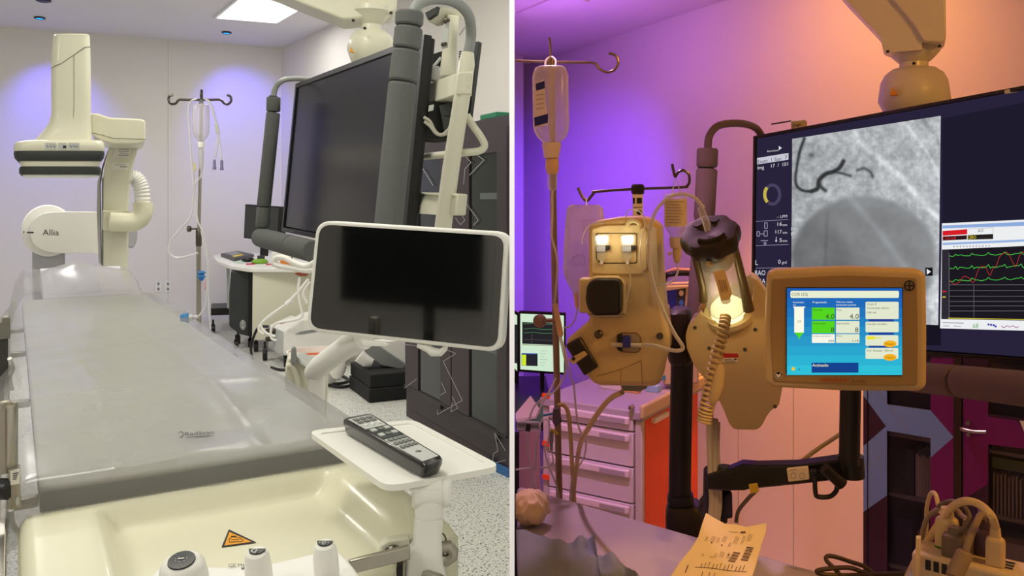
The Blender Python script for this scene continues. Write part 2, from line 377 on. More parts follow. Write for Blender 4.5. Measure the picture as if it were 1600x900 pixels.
# foot end rail
r0, r1 = P(545, 886, 1.13), P(640, 862, 1.165)
ax = (r1-r0)/2; m = MB(M_steel).box((r0+r1)/2, ax, ax.normalized().cross(Z)*.005, Z*.0095)
m.use(M_dsteel).lathe([(.012, 0), (.013, .012), (.006, .016)], P(617, 864, 1.18), (-.3, -1, .2)); m.build('accessory_rail', t, bevel=.002)
MB(M_ivory).px(facing(610, 860, 1.19), rnd([(593, 872), (593, 854), (604, 845), (640, 840), (640, 880), (593, 880)], 5), .02).build('corner_cap', t, bevel=.004)
# mattress
mt = MB(mat('pale_grey_vinyl', (196, 196, 188), .45, var=.04)).box(T(-.28, 1.506, .9680), TV*.266, TU*1.5, Z*.006).build('mattress', bevel=.006)
tag(mt, 'thin pale grey mattress pad lying on the patient table under the plastic', 'mattress')
hc = [T(-.51, 3.02, .0), T(-.13, 3.02, .0), T(-.13, 3.3, 0), T(-.51, 3.3, 0)]
m = MB(mat('pale_lilac_vinyl', (206, 202, 212), .5, var=.04)); zz = (.985, .985, 1.035, 1.035); hc2 = [T(-.5, 3.64, 0), T(-.15, 3.64, 0)]
m.loft([[T(v, u, z0) for v, u in ((-.46, uu), (-.08, uu))]+[T(v, u, z1) for v, u in ((-.08, uu), (-.46, uu))] for uu, z0, z1 in ((3.03, .966, .976), (3.2, .966, 1.012), (3.4, .966, 1.05), (3.48, .966, 1.088), (3.58, .966, 1.058), (3.62, .966, 1.04))])
tag(m.build('head_cushion', bevel=.01), 'pale lilac wedge head cushion at the far end of the table under the plastic', 'cushion')
# plastic sheet
def bend(s, W, r=.018):
    if s < 0:
        a = -s; k = min(a/r, math.pi/2); d = r*(1-math.cos(k))+max(0, a-r*math.pi/2); return -r*math.sin(k), d
    if s > W:
        x, d = bend(W-s, W, r); return W-x, d
    return s, 0
def fold(x, y, seed, sc): return NZ.noise(V((x*sc, y*sc, seed)))
mp = bpy.data.materials.new('translucent_sheet'); mp.use_nodes = True; nt = mp.node_tree; b = nt.nodes['Principled BSDF']
b.inputs['Base Color'].default_value = (*lin((180, 180, 178)), 1); b.inputs['Roughness'].default_value = .2; b.inputs['Specular IOR Level'].default_value = .8
tl = nt.nodes.new('ShaderNodeBsdfTranslucent'); tl.inputs[0].default_value = (*lin((214, 213, 214)), 1)
tr = nt.nodes.new('ShaderNodeBsdfTransparent'); tr.inputs[0].default_value = (.95, .95, .95, 1)
m1 = nt.nodes.new('ShaderNodeMixShader'); m1.inputs[0].default_value = .25; m2 = nt.nodes.new('ShaderNodeMixShader'); m2.inputs[0].default_value = .48
o = nt.nodes['Material Output']
nt.links.new(b.outputs[0], m1.inputs[1]); nt.links.new(tl.outputs[0], m1.inputs[2]); nt.links.new(tr.outputs[0], m2.inputs[1]); nt.links.new(m1.outputs[0], m2.inputs[2]); nt.links.new(m2.outputs[0], o.inputs[0])
cv = thing('plastic_sheet', 'long translucent grey plastic protective sheet draped over the patient table', 'plastic cover', T(-.28, 1.5, ZT-.002))
pL = G(308, 680, ZT)-A; vL, uL = pL.dot(TV)+WT, pL.dot(TU)
ns, ntt = 84, 190; S0, S1 = -.27, WT+.12; T0, T1 = -.085, 3.72
vs = []
for j in range(ntt+1):
    tt = T0+(T1-T0)*(j/ntt)
    for i in range(ns+1):
        ss = S0+(S1-S0)*i/ns
        head = sm(tt, 2.93, 3.02)
        Wn = WT*(1-.14*head); sh = .035*head
        frontcut = .03*sm(ss, .2, .55)
        te = tt if tt > 0 else tt*(1-.45*sm(ss, .15, .55))
        x, d1 = bend((ss-WT/2)*(1-.2*head)+Wn/2, Wn); x += sh
        if te < 0: uu, d2 = bend(te, 99, .005)
        else: uu, d2 = te, 0
        rise = .085*sm(tt, 2.96, 3.5)+.035*math.exp(-((tt-3.47)/.12)**2)*math.exp(-((ss-.27)/.17)**2)
        wr = 0
        if d1 < .02: wr += .02*max(0, fold(ss*2.0+tt*.5, tt*.45, 3, 2.4))**1.5+.006*(1+fold(ss*1.6-tt*.4, tt*.5, 9, 4))+.003*(1+fold(ss*1.2-tt*1.2, tt*.8, 4, 6))+.004*math.exp(-((ss-.13-.02*math.sin(tt*3))/.008)**2)+.004*math.exp(-((ss-.36-.03*math.sin(tt*2.2))/.012)**2)
        for tc_ in (.62, 1.35, 2.1, 2.8): wr += .0025*math.exp(-((tt-tc_-.02*math.sin(ss*7)+0)/.03)**2)
        wr = max(0, wr-.003)*(1-math.exp(-((ss-vL)/.13)**2-((tt-uL)/.1)**2))
        side = min(1, d1/.06)
        push = ((.034 if ss < WT/2 else .018)*(1-.5*head)+.05*d1/.25)*side+.014*side*fold(tt*1.6, ss*.4, 5, 3)
        x += -push if ss < WT/2 else push
        fr = min(1, d2/.05)
        uu -= fr*(.004+.006*fold(ss*3, tt, 2, 4))
        vs.append(T(x-WT, uu, ZT+.002-d1-d2+rise+wr*(1-fr)))
fs = [(j*(ns+1)+i, j*(ns+1)+i+1, (j+1)*(ns+1)+i+1, (j+1)*(ns+1)+i) for j in range(ntt) for i in range(ns)]
MB(mp).add(vs, fs).build('sheet', cv, ang=80)
pl = Plane((0, 0, ZT+.0036), Z); m = MB(M_ink)
m.text(pl, 'RadScan', 289, 681, 6, 46, sl=-.07, off=0)
m.strip(pl, [(279, 676), (284, 674), (287, 678), (284, 683), (281, 683)], 1.2, 0).strip(pl, [(291, 683.5), (333, 680)], .8, 0).text(pl, 'Medical', 306, 684.5, 2.6, 20, sl=-.07, off=0)
m.build('lettering', cv, label='dark RadScan print on the sheet', flat=True)
# blue capped connector lying on the sheet
c = T(-.02, 1.35, ZT+.028)
ct = thing('tubing_connector', 'bright blue round cap on a tubing end lying on the sheet edge', 'connector', P(292, 497, 3.18))
MB(M_blue).lathe([(.002, -.022), (.017, -.022), (.019, -.018), (.019, .006), (.015, .008)], P(292, 497, 3.2), (1, .25, .1)).build('cap', ct)
MB(M_clear2).lathe([(.013, .006), (.013, .02), (.007, .026), (.007, .04)], P(292, 497, 3.2), (1, .25, .1)).build('stem', ct)
# second table: clamps on the left rail
t = thing('rail_clamp', 'polished steel accessory clamp at the left edge beside the table foot', 'clamp', P(14, 790, 1.28))
MB(M_steel).lathe([(.0, .0), (.0175, 0), (.0175, .1), (.016, .1025), (.0165, .104), (.0165, .106), (.011, .104), (.0085, .095), (.0, .094)][::1], P(8, 736, 1.29), Z).build('barrel', t)
m = MB(M_steel).px(facing(22, 765, 1.27), rnd([(13, 735), (32, 733), (32, 770), (33, 794), (14, 797)], 2), .03); m.build('clamp_body', t, bevel=.003)
m = MB(M_paper).px(facing(22, 765, 1.27), [(16, 736), (31, 734), (31, 755), (16, 758)], .002, .0015)
pf = facing(22, 765, 1.27)
m.use(M_ink)
for k in range(4): m.rect(pf, 20, 738.5+k*3, 29-k, 740+k*3, .002, -.1)
m.build('label_plate', t, label='small white label with dark print')
MB(M_lgrey).px(facing(22, 765, 1.27), ell(27, 782, 3, 7, 14), .01, .004).build('latch', t, bevel=.002)
MB(M_black).lathe([(.012, 0), (.016, .004), (.016, .02), (.012, .024)], P(-6, 764, 1.27), (1, 0, 0)).build('knob', t)
t = thing('cable_hose', 'white plastic hose curving down beside the table at lower left', 'hose', P(44, 850, 1.4))
MB(M_white).tube(path([(17, 797, 1.32), (20, 820, 1.33), (32, 836, 1.34), (45, 848, 1.35), (60, 900, 1.36)]), .0045).build('hose', t)
t = thing('arm_board_clamp', 'grey block clamp on a dark upright at the left edge halfway up the table', 'clamp', P(8, 580, 2.35))
pf = facing(8, 520, 2.35)
MB(mat('olive_grey_metal', (120, 118, 108), .4, .3)).px(pf, rnd([(-12, 531), (-12, 507), (3, 503), (4, 496), (14, 495), (16, 498), (16, 529), (3, 531)], 2), .05).build('clamp_block', t, bevel=.004)
MB(mat('dark_olive_metal', (66, 66, 60), .4, .3)).px(pf, [(-14, 531), (13, 530), (13, 610), (14, 690), (-14, 690)], .03, -.005).build('upright', t, bevel=.004)
MB(M_white).tube(path([(15, 560, 2.34), (20, 575, 2.36), (15, 590, 2.36), (19, 610, 2.36)]), .006).build('cable', t)
t = tag(MB(mat('navy_mat', (16, 42, 84), .7)).px(Plane((0, 0, .012), Z), [(-80, 620), (16, 640), (18, 760), (6, 900), (-80, 900)], .012).build('floor_mat'), 'dark navy blue mat on the floor at the far left', 'mat')

# ------------------------------------------------------------------ control console with joysticks
t = thing('control_console', 'white table control console with three joysticks at the bottom edge', 'control console', G(390, 900, .93))
pz = Plane((0, 0, .951), Z)
out = rnd([(226, 935), (236, 893), (262, 879), (350, 885), (425, 879), (505, 860), (532, 858), (560, 893), (600, 990), (600, 1050), (215, 1050)], 12)
MB(M_white).prism(pz.pts(out), Z*-.035).build('panel', t, bevel=.006, seg=3)
m = MB(M_ink).text(Plane((0, 0, .9522), Z), 'GE He', 357, 886.5, 5.5, 26, sl=-.07, off=0); m.strip(Plane((0, 0, .9522), Z), [(377, 888), (383, 887.3)], 1.6, 0); m.build('lettering', t, flat=True)
def stick(px, py, d, r, z1, cap, icon):
    c = P(px, py, d); c.z = .951; h = z1-.951; ax = Z+V((0, -.30, 0))
    j = MB(M_white).lathe([(r*.75, -.01), (r*.95, .0), (r, .006), (r*.98, h*.55), (r*.9, h*.85), (r*.72, h*.97), (r*.55, h), (0, h+.0005)], c, ax, 32).build('joystick', t, label=None)
    tp = c+ax.normalized()*(h+.0012); pl = Plane(tp, ax)
    k = MB(M_black)
    if cap == 'round': k.lathe([(r*.56, -.002), (r*.54, .0008), (0, .0016)], tp, ax, 32)
    else:
        q = [tp+V((math.cos(a)*r*.62, math.sin(a)*r*.62, 0)) for a in [math.pi+math.pi*i/14 for i in range(15)]]
        q = [p+V((0, r*.25, 0)) for p in q]; k.prism([pl.p+(p-pl.p)-pl.n*((p-pl.p).dot(pl.n))+pl.n*.0006 for p in q], ax*-.002)
    k.build('cap', j, label='black cap with white symbol')
    k = MB(M_white); o = tp+ax.normalized()*.0022; x = V((1, 0, 0))*r; y = V((0, 1, .1))*r
    if cap != 'round': o = o-y*.12
    if icon == 'table':
        k.poly([o-x*.15-y*.03, o+x*.1-y*.0, o+x*.1+y*.08, o-x*.15+y*.05])
        for a in range(0, 360, 45):
            cc = o+x*.24*math.cos(math.radians(a))+y*.22*math.sin(math.radians(a)); k.poly([cc-x*.025, cc-y*.025, cc+x*.025, cc+y*.025])
    elif icon == 'c':
        pts = [o+x*.3*math.cos(math.radians(a))+y*.26*math.sin(math.radians(a)) for a in range(70, 300, 20)]
        k.tube(pts, r*.03, 4); k.tube([o+x*.1*math.cos(math.radians(a))+y*.1*math.sin(math.radians(a)) for a in range(-120, 150, 30)], r*.03, 4)
    else:
        k.tube([o+x*sx*.14+y*sy*.12 for sx, sy in ((-1, -1), (1, -1), (1, 1), (-1, 1), (-1, -1))], r*.025, 4)
        for sx, sy in ((0, 2.4), (0, -2.4), (2.4, 0), (-2.4, 0)): cc = o+x*sx*.14+y*sy*.12; k.poly([cc-x*.05, cc-y*.05, cc+x*.05, cc+y*.05])
    k.build('symbol', j)
stick(291, 872, 1.0, .0285, 1.0, 'round', 'table')
stick(406, 868, 1.03, .0165, .998, 'half', 'c')
stick(511, 852, 1.05, .0158, 1.0, 'half', 'sq')

# ------------------------------------------------------------------ tray on its post, and the remote control
t = thing('instrument_tray', 'white rounded tray on an adjustable post at the table corner', 'tray', P(668, 900, 1.2))
pz = Plane((0, 0, 1.03), Z)
oc = [(481, 673), (645, 655), (784, 728), (604, 760)]; out = rnd([tuple(pz.pt(*q)) for q in oc], .026, 6)
C = sum((V(p) for p in out), V())/len(out); inn = [C+(V(p)-C)*.86 for p in rnd([tuple(pz.pt(*q)) for q in oc], .012, 6)]
n = len(out); m = MB(mat('tray_white', (238, 236, 228), .4, var=.01))
lo = [V(p)-Z*.009 for p in out]; ii = [p-Z*.0022 for p in inn]
ins = [C+(p-C)*.975-Z*.0022 for p in inn]
m.add([V(p) for p in out]+inn+ii+lo, [(i, (i+1) % n, (i+1) % n+n, i+n) for i in range(n)]+[(i+n, (i+1) % n+n, (i+1) % n+2*n, i+2*n) for i in range(n)]+[tuple(range(2*n, 3*n))]+[(i+3*n, (i+1) % n+3*n, (i+1) % n, i) for i in range(n)]+[tuple(range(4*n-1, 3*n-1, -1))])
m.build('tray_top', t, ang=30)
pf = facing(668, 800, 1.2)
m = MB(M_white).lathe([(.0, -.03), (.018, -.03), (.022, -.026), (.022, .012), (.0205, .013), (.0205, .0145), (.022, .0155), (.022, .022), (.019, .026), (0, .026)], pf.pt(676, 769, .0), (1, .12, 0), 28)
m.px(pf, rnd([(640, 757), (690, 757), (680, 768), (650, 768)], 2), .05, .02); m.build('tilt_joint', t, bevel=.002)
MB(M_white).lpx(pf, [(770, 648, 694, .02), (800, 648, 694, .021), (806, 649, 692, .02)], 3).build('collar', t)
MB(M_white).lpx(pf, [(806, 648, 692, .021), (825, 647, 691, .021), (846, 644, 690, .022), (853, 636, 691, .025), (862, 634, 691, .026), (873, 634, 692, .026), (930, 630, 701, .03), (990, 632, 701, .03)], 5).build('post', t)
MB(M_black).px(pf, rnd([(620, 874), (630, 870), (630, 895), (621, 897)], 2), .02, .028).build('grip_jaw', t, bevel=.002)
m = MB(M_steel).px(pf, rnd([(654, 902), (660, 880), (668, 877), (688, 884), (698, 890), (700, 912), (660, 915)], 5), .018, .04); m.lathe([(.008, 0), (.014, .004), (.014, .014), (.009, .018)], pf.pt(672, 892, .04), (-.4, -1, .3)); m.build('clamp_knob', t, bevel=.003)
m = MB(M_steel).tube([pf.pt(*q, -.005) for q in ((690, 858), (702, 856), (708, 864), (707, 872), (698, 878), (690, 876))], .009, 12); m.build('lever', t)
MB(M_dsteel).tube(cat([pf.pt(*q, -.01) for q in ((688, 836), (694, 840), (697, 848), (694, 858))]), .0012, 8).build('wire_loop', t)
# remote
t = thing('remote_control', 'long black remote control with pale keypad lying on the white tray', 'remote control', P(612, 700, 1.32))
ZR = 1.0535; pz = Plane((0, 0, ZR), Z)
FL, FRr, NRr, NL = [pz.pt(*q) for q in ((533, 653), (577, 644.5), (695, 716), (665, 727))]
def RP(s, q, dz=0): return (FL*(1-s)+FRr*s)*(1-q)+(NL*(1-s)+NRr*s)*q+Z*dz
ol = rnd([tuple(RP(*q)) for q in ((0, 0), (1, 0), (1, 1), (0, 1))], .014, 5)
m = MB(mat('gloss_black_plastic', (14, 14, 15), .22, var=0, coat=.3)).loft([[V(p)-Z*.021+(RP(.5, .5)-V(p))*.06 for p in ol][::-1], [V(p)-Z*.008 for p in ol][::-1], [V(p)-Z*.002 for p in ol][::-1], [V(p)+(RP(.5, .5)-V(p))*.03 for p in ol][::-1]])
m.build('body', t, ang=50)
def rq(s0, q0, s1, q1, dz, mb, th=.0015): mb.prism(rnd([tuple(RP(*q, dz)) for q in ((s0, q0), (s1, q0), (s1, q1), (s0, q1))], .0018, 3), Z*-th)
m = MB(M_lgrey); rq(.1, .06, .9, .30, .0008, m); m.build('upper_faceplate', t, label='pale grey key area')
m = MB(M_dgrey); rq(.1, .31, .9, .52, .0008, m); m.build('middle_faceplate', t, label='dark key area')
m = MB(M_lgrey); rq(.1, .53, .9, .95, .0008, m); m.build('lower_faceplate', t, label='pale grey key area with round logo')
mk = mat('key_grey', (120, 122, 118), .5)
for a, q in enumerate((.11, .17)):
    for s in (.26, .5, .74): m = MB(mk); rq(s-.09, q-.018, s+.09, q+.02, .003, m, .003); m.build('button', t)
for s in (.25, .5, .75):
    m = MB(M_white); c = RP(s, .25, .0); m.lathe([(.0035, 0), (.0035, .003), (.0025, .004)], c, Z, 14); m.build('button', t, label='round white button')
for q in (.36, .46):
    m = MB(M_grey); m.lathe([(.0045, 0), (.0045, .003), (.003, .0035)], RP(.5, q, 0), Z, 14); m.build('button', t)
    for s in (.24, .76): m = MB(M_lgrey); rq(s-.1, q-.025, s+.1, q+.02, .0028, m, .003); m.build('button', t)
for q in (.57, .64, .71):
    for s in (.22, .41, .60, .79): m = MB(mk); rq(s-.07, q-.02, s+.07, q+.02, .003, m, .003); m.build('button', t)
m = MB(mk).lathe([(.0045, 0), (.0045, .001), (.0035, .0012)], RP(.5, .82, .0008), Z, 16); m.use(M_lgrey).tube([RP(.5, .82, .0022)+V((math.cos(a/5)*.003, math.sin(a/5)*.003, 0)) for a in range(32)], .0003, 4); m.build('logo', t)

# ------------------------------------------------------------------ angiography gantry
t = thing('angiography_gantry', 'cream angiography C-arm gantry with flat detector over the table head', 'imaging machine', P(75, 560, 5.4)*1)
t.location.z = 0
pd = facing(92, 200, 4.4)
MB(M_ivory).lpx(pd, [(60, 83, 140, .115), (80, 81, 141, .118), (110, 79.5, 141.5, .12), (150, 80, 142, .12), (180, 80, 142, .12), (194, 76, 142, .122), (205, 68, 142.5, .128), (214, 60, 143, .134), (226, 48, 144, .14)], 5).build('detector_column', t, ang=50)
m = MB(mat('seam_grey', (120, 118, 104), .6)).tube([pd.pt(*q, .1185) for q in ((140.5, 79), (131, 80), (123, 86), (107, 97), (95, 105), (86, 108), (80, 112))], .0022, 6)
m.tube([pd.pt(*q, .1195) for q in ((115, 91), (115, 170), (114, 190), (108, 206), (92, 224))], .0016, 6); m.build('panel_joint', t)
MB(M_ivory).lpx(pd, [(58.5, 84, 139, .112), (60.5, 82.5, 140.5, .116)], 5).build('column_cap', t)
h = MB(M_ivory).lpx(pd, [(222, 40, 158, .17), (225, 25, 161, .19), (230, 22.5, 162, .195), (238.5, 22.5, 162, .195), (240, 24, 161, .19)], 7).build('detector_housing', t, ang=50)
MB(M_dgrey).lpx(pd, [(238, 23, 161.8, .194), (243, 22.6, 162.2, .198), (249, 24, 161, .196), (254, 29, 157, .185)], 7).build('rubber_band', h, label='black rubber bumper band')
MB(M_ivory).lpx(pd, [(252, 30, 157, .18), (256, 32, 156, .178), (262, 34, 154, .175)], 7).build('lower_lip', h)
MB(M_dgrey).lpx(pd, [(262, 33, 154.5, .176), (264, 31, 156.5, .182), (271, 30.5, 157, .184), (274.5, 33, 155, .18)], 7).build('rubber_edge', h, label='black lower bumper')
MB(M_white).lpx(pd, [(274, 35, 153, .172), (276.5, 37, 152, .17)], 7).build('detector_window', h)
m = MB(M_lgrey)
for x0, x1 in ((71, 88), (91, 104), (106, 123)): m.px(pd, [(x0, 227), (x1, 227.3), (x1, 237.5), (x0, 237)], .003, .1975)
m.use(M_ink).px(pd, [(98, 231), (103, 231.2), (103, 235.2), (98, 235)], .001, .199)
for x in (75, 80, 85, 110, 115, 119): m.strip(pd, [(x-1.5, 231), (x+1.5, 234)], 1, .1985)
m.build('control_panel', h, label='grey touch control strip with symbols')
pa = facing(190, 300, 5.05); pk = facing(190, 200, 4.7)
MB(M_ivory).px(pk, rnd([(142, 178), (154, 178.5), (172, 185), (220, 187), (227, 190), (227, 222), (219, 226), (176, 226), (160, 220), (142, 209)], 4), .6, .05).build('link_arm', t, bevel=.012, seg=3)
m = MB(mat('seam_grey', (120, 118, 104), .6)).tube([pk.pt(*q, .052) for q in ((143, 208.5), (160, 212), (176, 217), (227, 218.5))], .0016, 6); m.build('panel_joint', t)
MB(M_grey).px(pa, ell(149, 223, 8, 4, 16), .1, .02).build('bracket', t)
ca = MB(M_ivory).px(pa, rnd([(172, 226), (217, 226), (212, 245), (206, 268), (203, 296), (201, 330), (199.5, 470), (160, 470), (159.5, 330), (160, 285), (164, 252)], 6), .26, .03).build('c_arm', t, bevel=.012, seg=3)
m = MB(M_paper).px(pa, [(180, 229), (207, 228), (202, 246), (177, 247)], .002, .032).px(pa, [(176, 255), (202, 255), (200, 266), (175, 265)], .002, .032)
m.use(M_grey)
for k in range(4): m.strip(pa, [(184+k, 231+k*3.2), (203-k, 230.5+k*3.2)], .8, .0325)
m.strip(pa, [(185, 243.5), (201, 243)], 1.3, .0325).strip(pa, [(179, 258), (196, 258)], .8, .0325).strip(pa, [(188, 261), (199, 261)], 1.5, .0325); m.build('rating_plate', ca, label='white rating labels with grey print')
MB(mat('lilac_grey', (196, 194, 196), .4)).px(pa, [(166, 240), (170, 232), (160, 262), (156, 290), (157, 330), (158, 415), (154, 410), (151, 330), (152, 285)], .22, .0).build('c_arm_rail', t, bevel=.006)
m = MB(M_dgrey).px(pa, [(159.5, 280), (160.8, 276), (160.8, 415), (159.5, 415)], .01, .031); m.build('slot', t)
hb = facing(190, 345, 4.93)
MB(M_cream).px(hb, rnd([(160, 329), (203, 329), (203, 362), (160, 360)], 3), .14, .0).build('hose_bracket', t, bevel=.008)
MB(M_cream).tube(cat([hb.pt(*q, .03) for q in ((170, 347), (185, 347), (205, 347), (217, 342), (223, 331), (223, 316))], 5), [.03]+[.057]*30, 18).build('hose_elbow', t)
hp = cat([hb.pt(*q, .02) for q in ((222.5, 318), (221.5, 300), (218, 287), (212, 279), (205, 277))], 12)
MB(M_white).tube(hp, [.046 if k % 4 < 2 else .040 for k in range(len(hp))], 18).build('corrugated_hose', t, label='white corrugated hose')
pd2 = facing(75, 360, 5.45)
MB(M_white).px(pd2, ell(75, 360.5, 42, 40.5, 48), .22, .0).build('pivot_disc', t, bevel=.012, seg=3)
MB(mat('violet_grey', (176, 174, 180), .5)).px(pd2, ell(205, 366, 10, 22, 24), .1, .0).build('rear_hub', t, bevel=.01)
ar = MB(M_white).px(pd2, rnd([(46, 362), (52, 342), (68, 332), (96, 330.5), (158, 331), (158, 400), (150, 394.5), (96, 395), (72, 393), (52, 382)], 12, 6), .2, .08).build('swing_arm', t, bevel=.014, seg=3)
m = MB(M_dgrey).text(pd2, 'Allia', 66.5, 367, 9.5, 25.5, off=.0815); m.build('lettering', ar, flat=True, label='dark grey Allia lettering'); m = MB(M_dgrey).px(pd2, rnd([(42.5, 361.5), (53, 361.5), (53, 364), (42.5, 364)], 1), .002, .0825)
m.rect(pd2, 36.5, 361, 37.8, 364.5, .0015).build('index_mark', ar)
MB(mat('violet_grey', (176, 174, 180), .5)).px(pd2, rnd([(50, 388), (102, 388), (102, 520), (50, 520)], 3), .3, -.06).build('base_column', t, bevel=.01)
MB(M_ivory).box(V((pa.pt(180, 440).x, pa.pt(180, 440).y+.1, .3)), (.1, 0, 0), (0, .15, 0), Z*.3).build('floor_base', t, bevel=.02)

# ------------------------------------------------------------------ infusion stand
D = 7.5
t = thing('infusion_stand', 'steel infusion stand with four hooks behind the patient table', 'drip stand', V((P(311, 400, D).x, D, 0)))
xb = P(310.5, 400, D).x
MB(M_steel).tube([V((xb, D, .1)), V((xb, D, P(0, 362, D).z))], .021, 14).build('lower_pole', t)
MB(M_dsteel).lathe([(.021, 0), (.026, .01), (.026, .14), (.021, .15)], V((xb, D, P(0, 385, D).z)), Z).build('collar', t)
MB(M_steel).tube([V((xb, D, P(0, 370, D).z)), P(313.5, 240, D), P(315, 156, D)], .014, 12).build('upper_pole', t)
m = MB(M_dsteel).lathe([(.008, 0), (.008, .05), (.02, .055), (.028, .06), (.028, .085), (.02, .09), (.0, .09)], V((xb-.01, D, P(0, 357.5, D).z)), (-1, -.2, 0)); m.build('knob', t)
for L in ([(315, 156), (290, 156), (280, 156), (274, 162), (267, 162), (263.5, 156), (265, 150), (270, 148.5)], [(315, 156), (330, 156), (344, 156), (350, 161), (356, 163), (361, 158), (360, 151), (355, 148.5)]):
    MB(M_dsteel).tube(path([(a, b, D) for a, b in L], 5), .0115, 8).build('hook', t)
MB(M_dsteel).tube(cat([P(315, 157, D), P(315.5, 158, D-.15), P(315, 150, D-.27), P(315, 141, D-.25)], 5), .0115, 8).build('hook', t)
MB(M_dsteel).tube(cat([P(315, 157, D), P(315, 160, D+.2), P(314, 152, D+.3), P(314, 147, D+.26)], 5), .0115, 8).build('hook', t)
for k in range(5):
    a = 2*math.pi*k/5+.3; e = V((xb+.3*math.cos(a), D+.3*math.sin(a), .07))
    l = MB(M_steel).tube([V((xb, D, .12)), e], .018, 8).build('leg', t)
    MB(M_dgrey).lathe([(.03, -.012), (.035, -.008), (.035, .008), (.03, .012)], e-Z*.035, (math.sin(a), -math.cos(a), 0), 14).build('caster', l)
pb = facing(314, 195, D-.22)
t = thing('infusion_bottle', 'clear plastic fluid bottle hanging upside down from the far infusion stand', 'drip bottle', pb.pt(314, 232))
MB(M_bag).lpx(pb, [(163, 304, 324, .06), (166, 301, 327, .075), (172, 300.5, 327.5, .08), (195, 300.5, 327.5, .08), (208, 301, 327, .08), (214, 304, 324, .07), (219, 309, 319, .045), (222, 310, 318, .03)], 3, 20).build('body', t, ang=60)
MB(M_white).lpx(pb, [(222, 308.5, 319.5, .03), (226, 308, 320, .035), (231, 309, 319.5, .03)], 3, 16).build('cap', t)
MB(M_grey).tube(path([(310, 164, D-.22), (314, 157, D-.25), (318, 164, D-.22)]), .006, 6).build('hanger', t)
t = thing('drip_set', 'drip chamber and long thin lines hanging below the far fluid bottle', 'tubing', pb.pt(314, 270), 'infusion lines of the far stand')
MB(M_clear2).lpx(pb, [(231, 311, 317.5, .02), (240, 310, 318.5, .025), (262, 310.5, 318, .022), (267, 313, 316, .01)], 2, 14).build('drip_chamber', t)
MB(mat('pale_yellow_plastic', (205, 198, 150), .5)).px(pb, rnd([(301, 253), (305, 254), (307, 267), (303, 268)], 1), .02, .0).build('roller_clamp', t, bevel=.003)
for L in ([(315, 267), (314, 276), (306, 285), (303, 300), (301, 320), (297, 340), (280, 360), (266, 378), (264, 394), (274, 402), (290, 401), (309, 395)],
          [(303, 268), (303, 295), (306, 320), (309, 345), (318, 365), (324, 395), (325, 430), (323, 460), (320, 480), (309, 495), (299, 498)],
          [(314, 360), (321, 390), (326, 420), (326, 470), (329, 515)]):
    MB(M_clear2).tube(path([(a, b, (D-.24) if b < 480 else (D-.24)) for a, b in L]), .008, 8).build('line', t)
t = thing('extension_line', 'pair of looped infusion lines with lavender connectors hooked on the far stand', 'tubing', P(340, 266, D-.3), 'infusion lines of the far stand')
for L in ([(318, 153), (328, 160), (333, 178), (338, 192), (340, 206), (345, 235), (346, 250)], [(320, 154), (331, 166), (336, 185), (341, 200), (340, 222), (336, 248)], [(308, 154), (297, 160), (294, 180), (296, 200), (298, 235), (300, 260), (303, 290)]):
    MB(M_clear2).tube(path([(a, b, D-.3) for a, b in L]), .008, 8).build('line', t)
mv = mat('lavender_plastic', (120, 115, 150), .5)
for x, y in ((335, 249), (346.5, 250)): MB(mv).lpx(facing(x, y, D-.3), [(y, x-1.5, x+1.5, .009), (y+3, x-2.5, x+2.5, .014), (y+11, x-2.3, x+2.3, .014), (y+12, x-3, x+3, .016), (y+16, x-3, x+3, .016)], 2, 12).build('connector', t)
MB(M_lgrey).px(facing(339, 203, D-.3), rnd([(335, 194), (341, 193), (344, 208), (337, 209)], 2), .02, .01).build('slide_clamp', t, bevel=.003)
t = thing('stopcock_manifold', 'bright blue stopcock clipped to the far infusion stand pole', 'stopcock', P(314, 440, D-.3))
pf = facing(314, 430, D-.1)
MB(mat('vivid_blue_plastic', (30, 110, 190), .4)).px(pf, rnd([(310, 424), (319, 423), (319, 436), (316, 440), (311, 437)], 2), .05, .0).build('stopcock', t, bevel=.006)
m = MB(M_blue)
for y in (426, 432): m.tube([pf.pt(308, y, .0), pf.pt(321, y, .0)], .01, 8)
m.build('tap', t); MB(mat('pink_plastic', (205, 165, 175), .5)).px(pf, [(317, 440), (321, 440), (322, 452), (318, 452)], .02, .01).build('valve', t, bevel=.004)
# ------------------------------------------------------------------ suspended big monitor of the grey room
t = thing('suspended_monitor', 'huge dark monitor on a ceiling boom with grey foam grips and white frame, switched off', 'monitor', P(560, 370, 3.6))
TL, TR, BL, BR = P(465, 135, 4.47), P(662, 62, 3.0), P(447, 353, 4.47), P(627, 387, 3.0)
a = TR-TL; b_ = ((BL-TL)+(BR-TR))/2; nS = a.cross(b_).normalized()
if nS.y > 0: nS = -nS
def MS(s, q, off=0): return TL+a*s+b_*q+nS*off
def frame_ring(mb, fn, s0, s1, q0, q1, ws, wq, off, th, n):
    o = [fn(s0, q0, off), fn(s1, q0, off), fn(s1, q1, off), fn(s0, q1, off)]; i = [fn(s0+ws, q0+wq, off), fn(s1-ws, q0+wq, off), fn(s1-ws, q1-wq, off), fn(s0+ws, q1-wq, off)]
    for k in range(4): mb.prism([o[k], o[(k+1) % 4], i[(k+1) % 4], i[k]], n*-th)
m = MB(M_black); frame_ring(m, MS, -.012, 1.012, -.02, 1.04, .016, .03, .008, .03, nS); m.build('bezel', t)
MB(M_screen).prism([MS(0, 0), MS(1, 0), MS(1, 1), MS(0, 1)], nS*-.02).build('screen', t)
MB(M_black).prism([MS(-.01, -.015, -.022), MS(1.005, -.015, -.022), MS(1.005, 1.03, -.022), MS(-.01, 1.03, -.022)], nS*-.022).build('back_housing', t, bevel=.008)
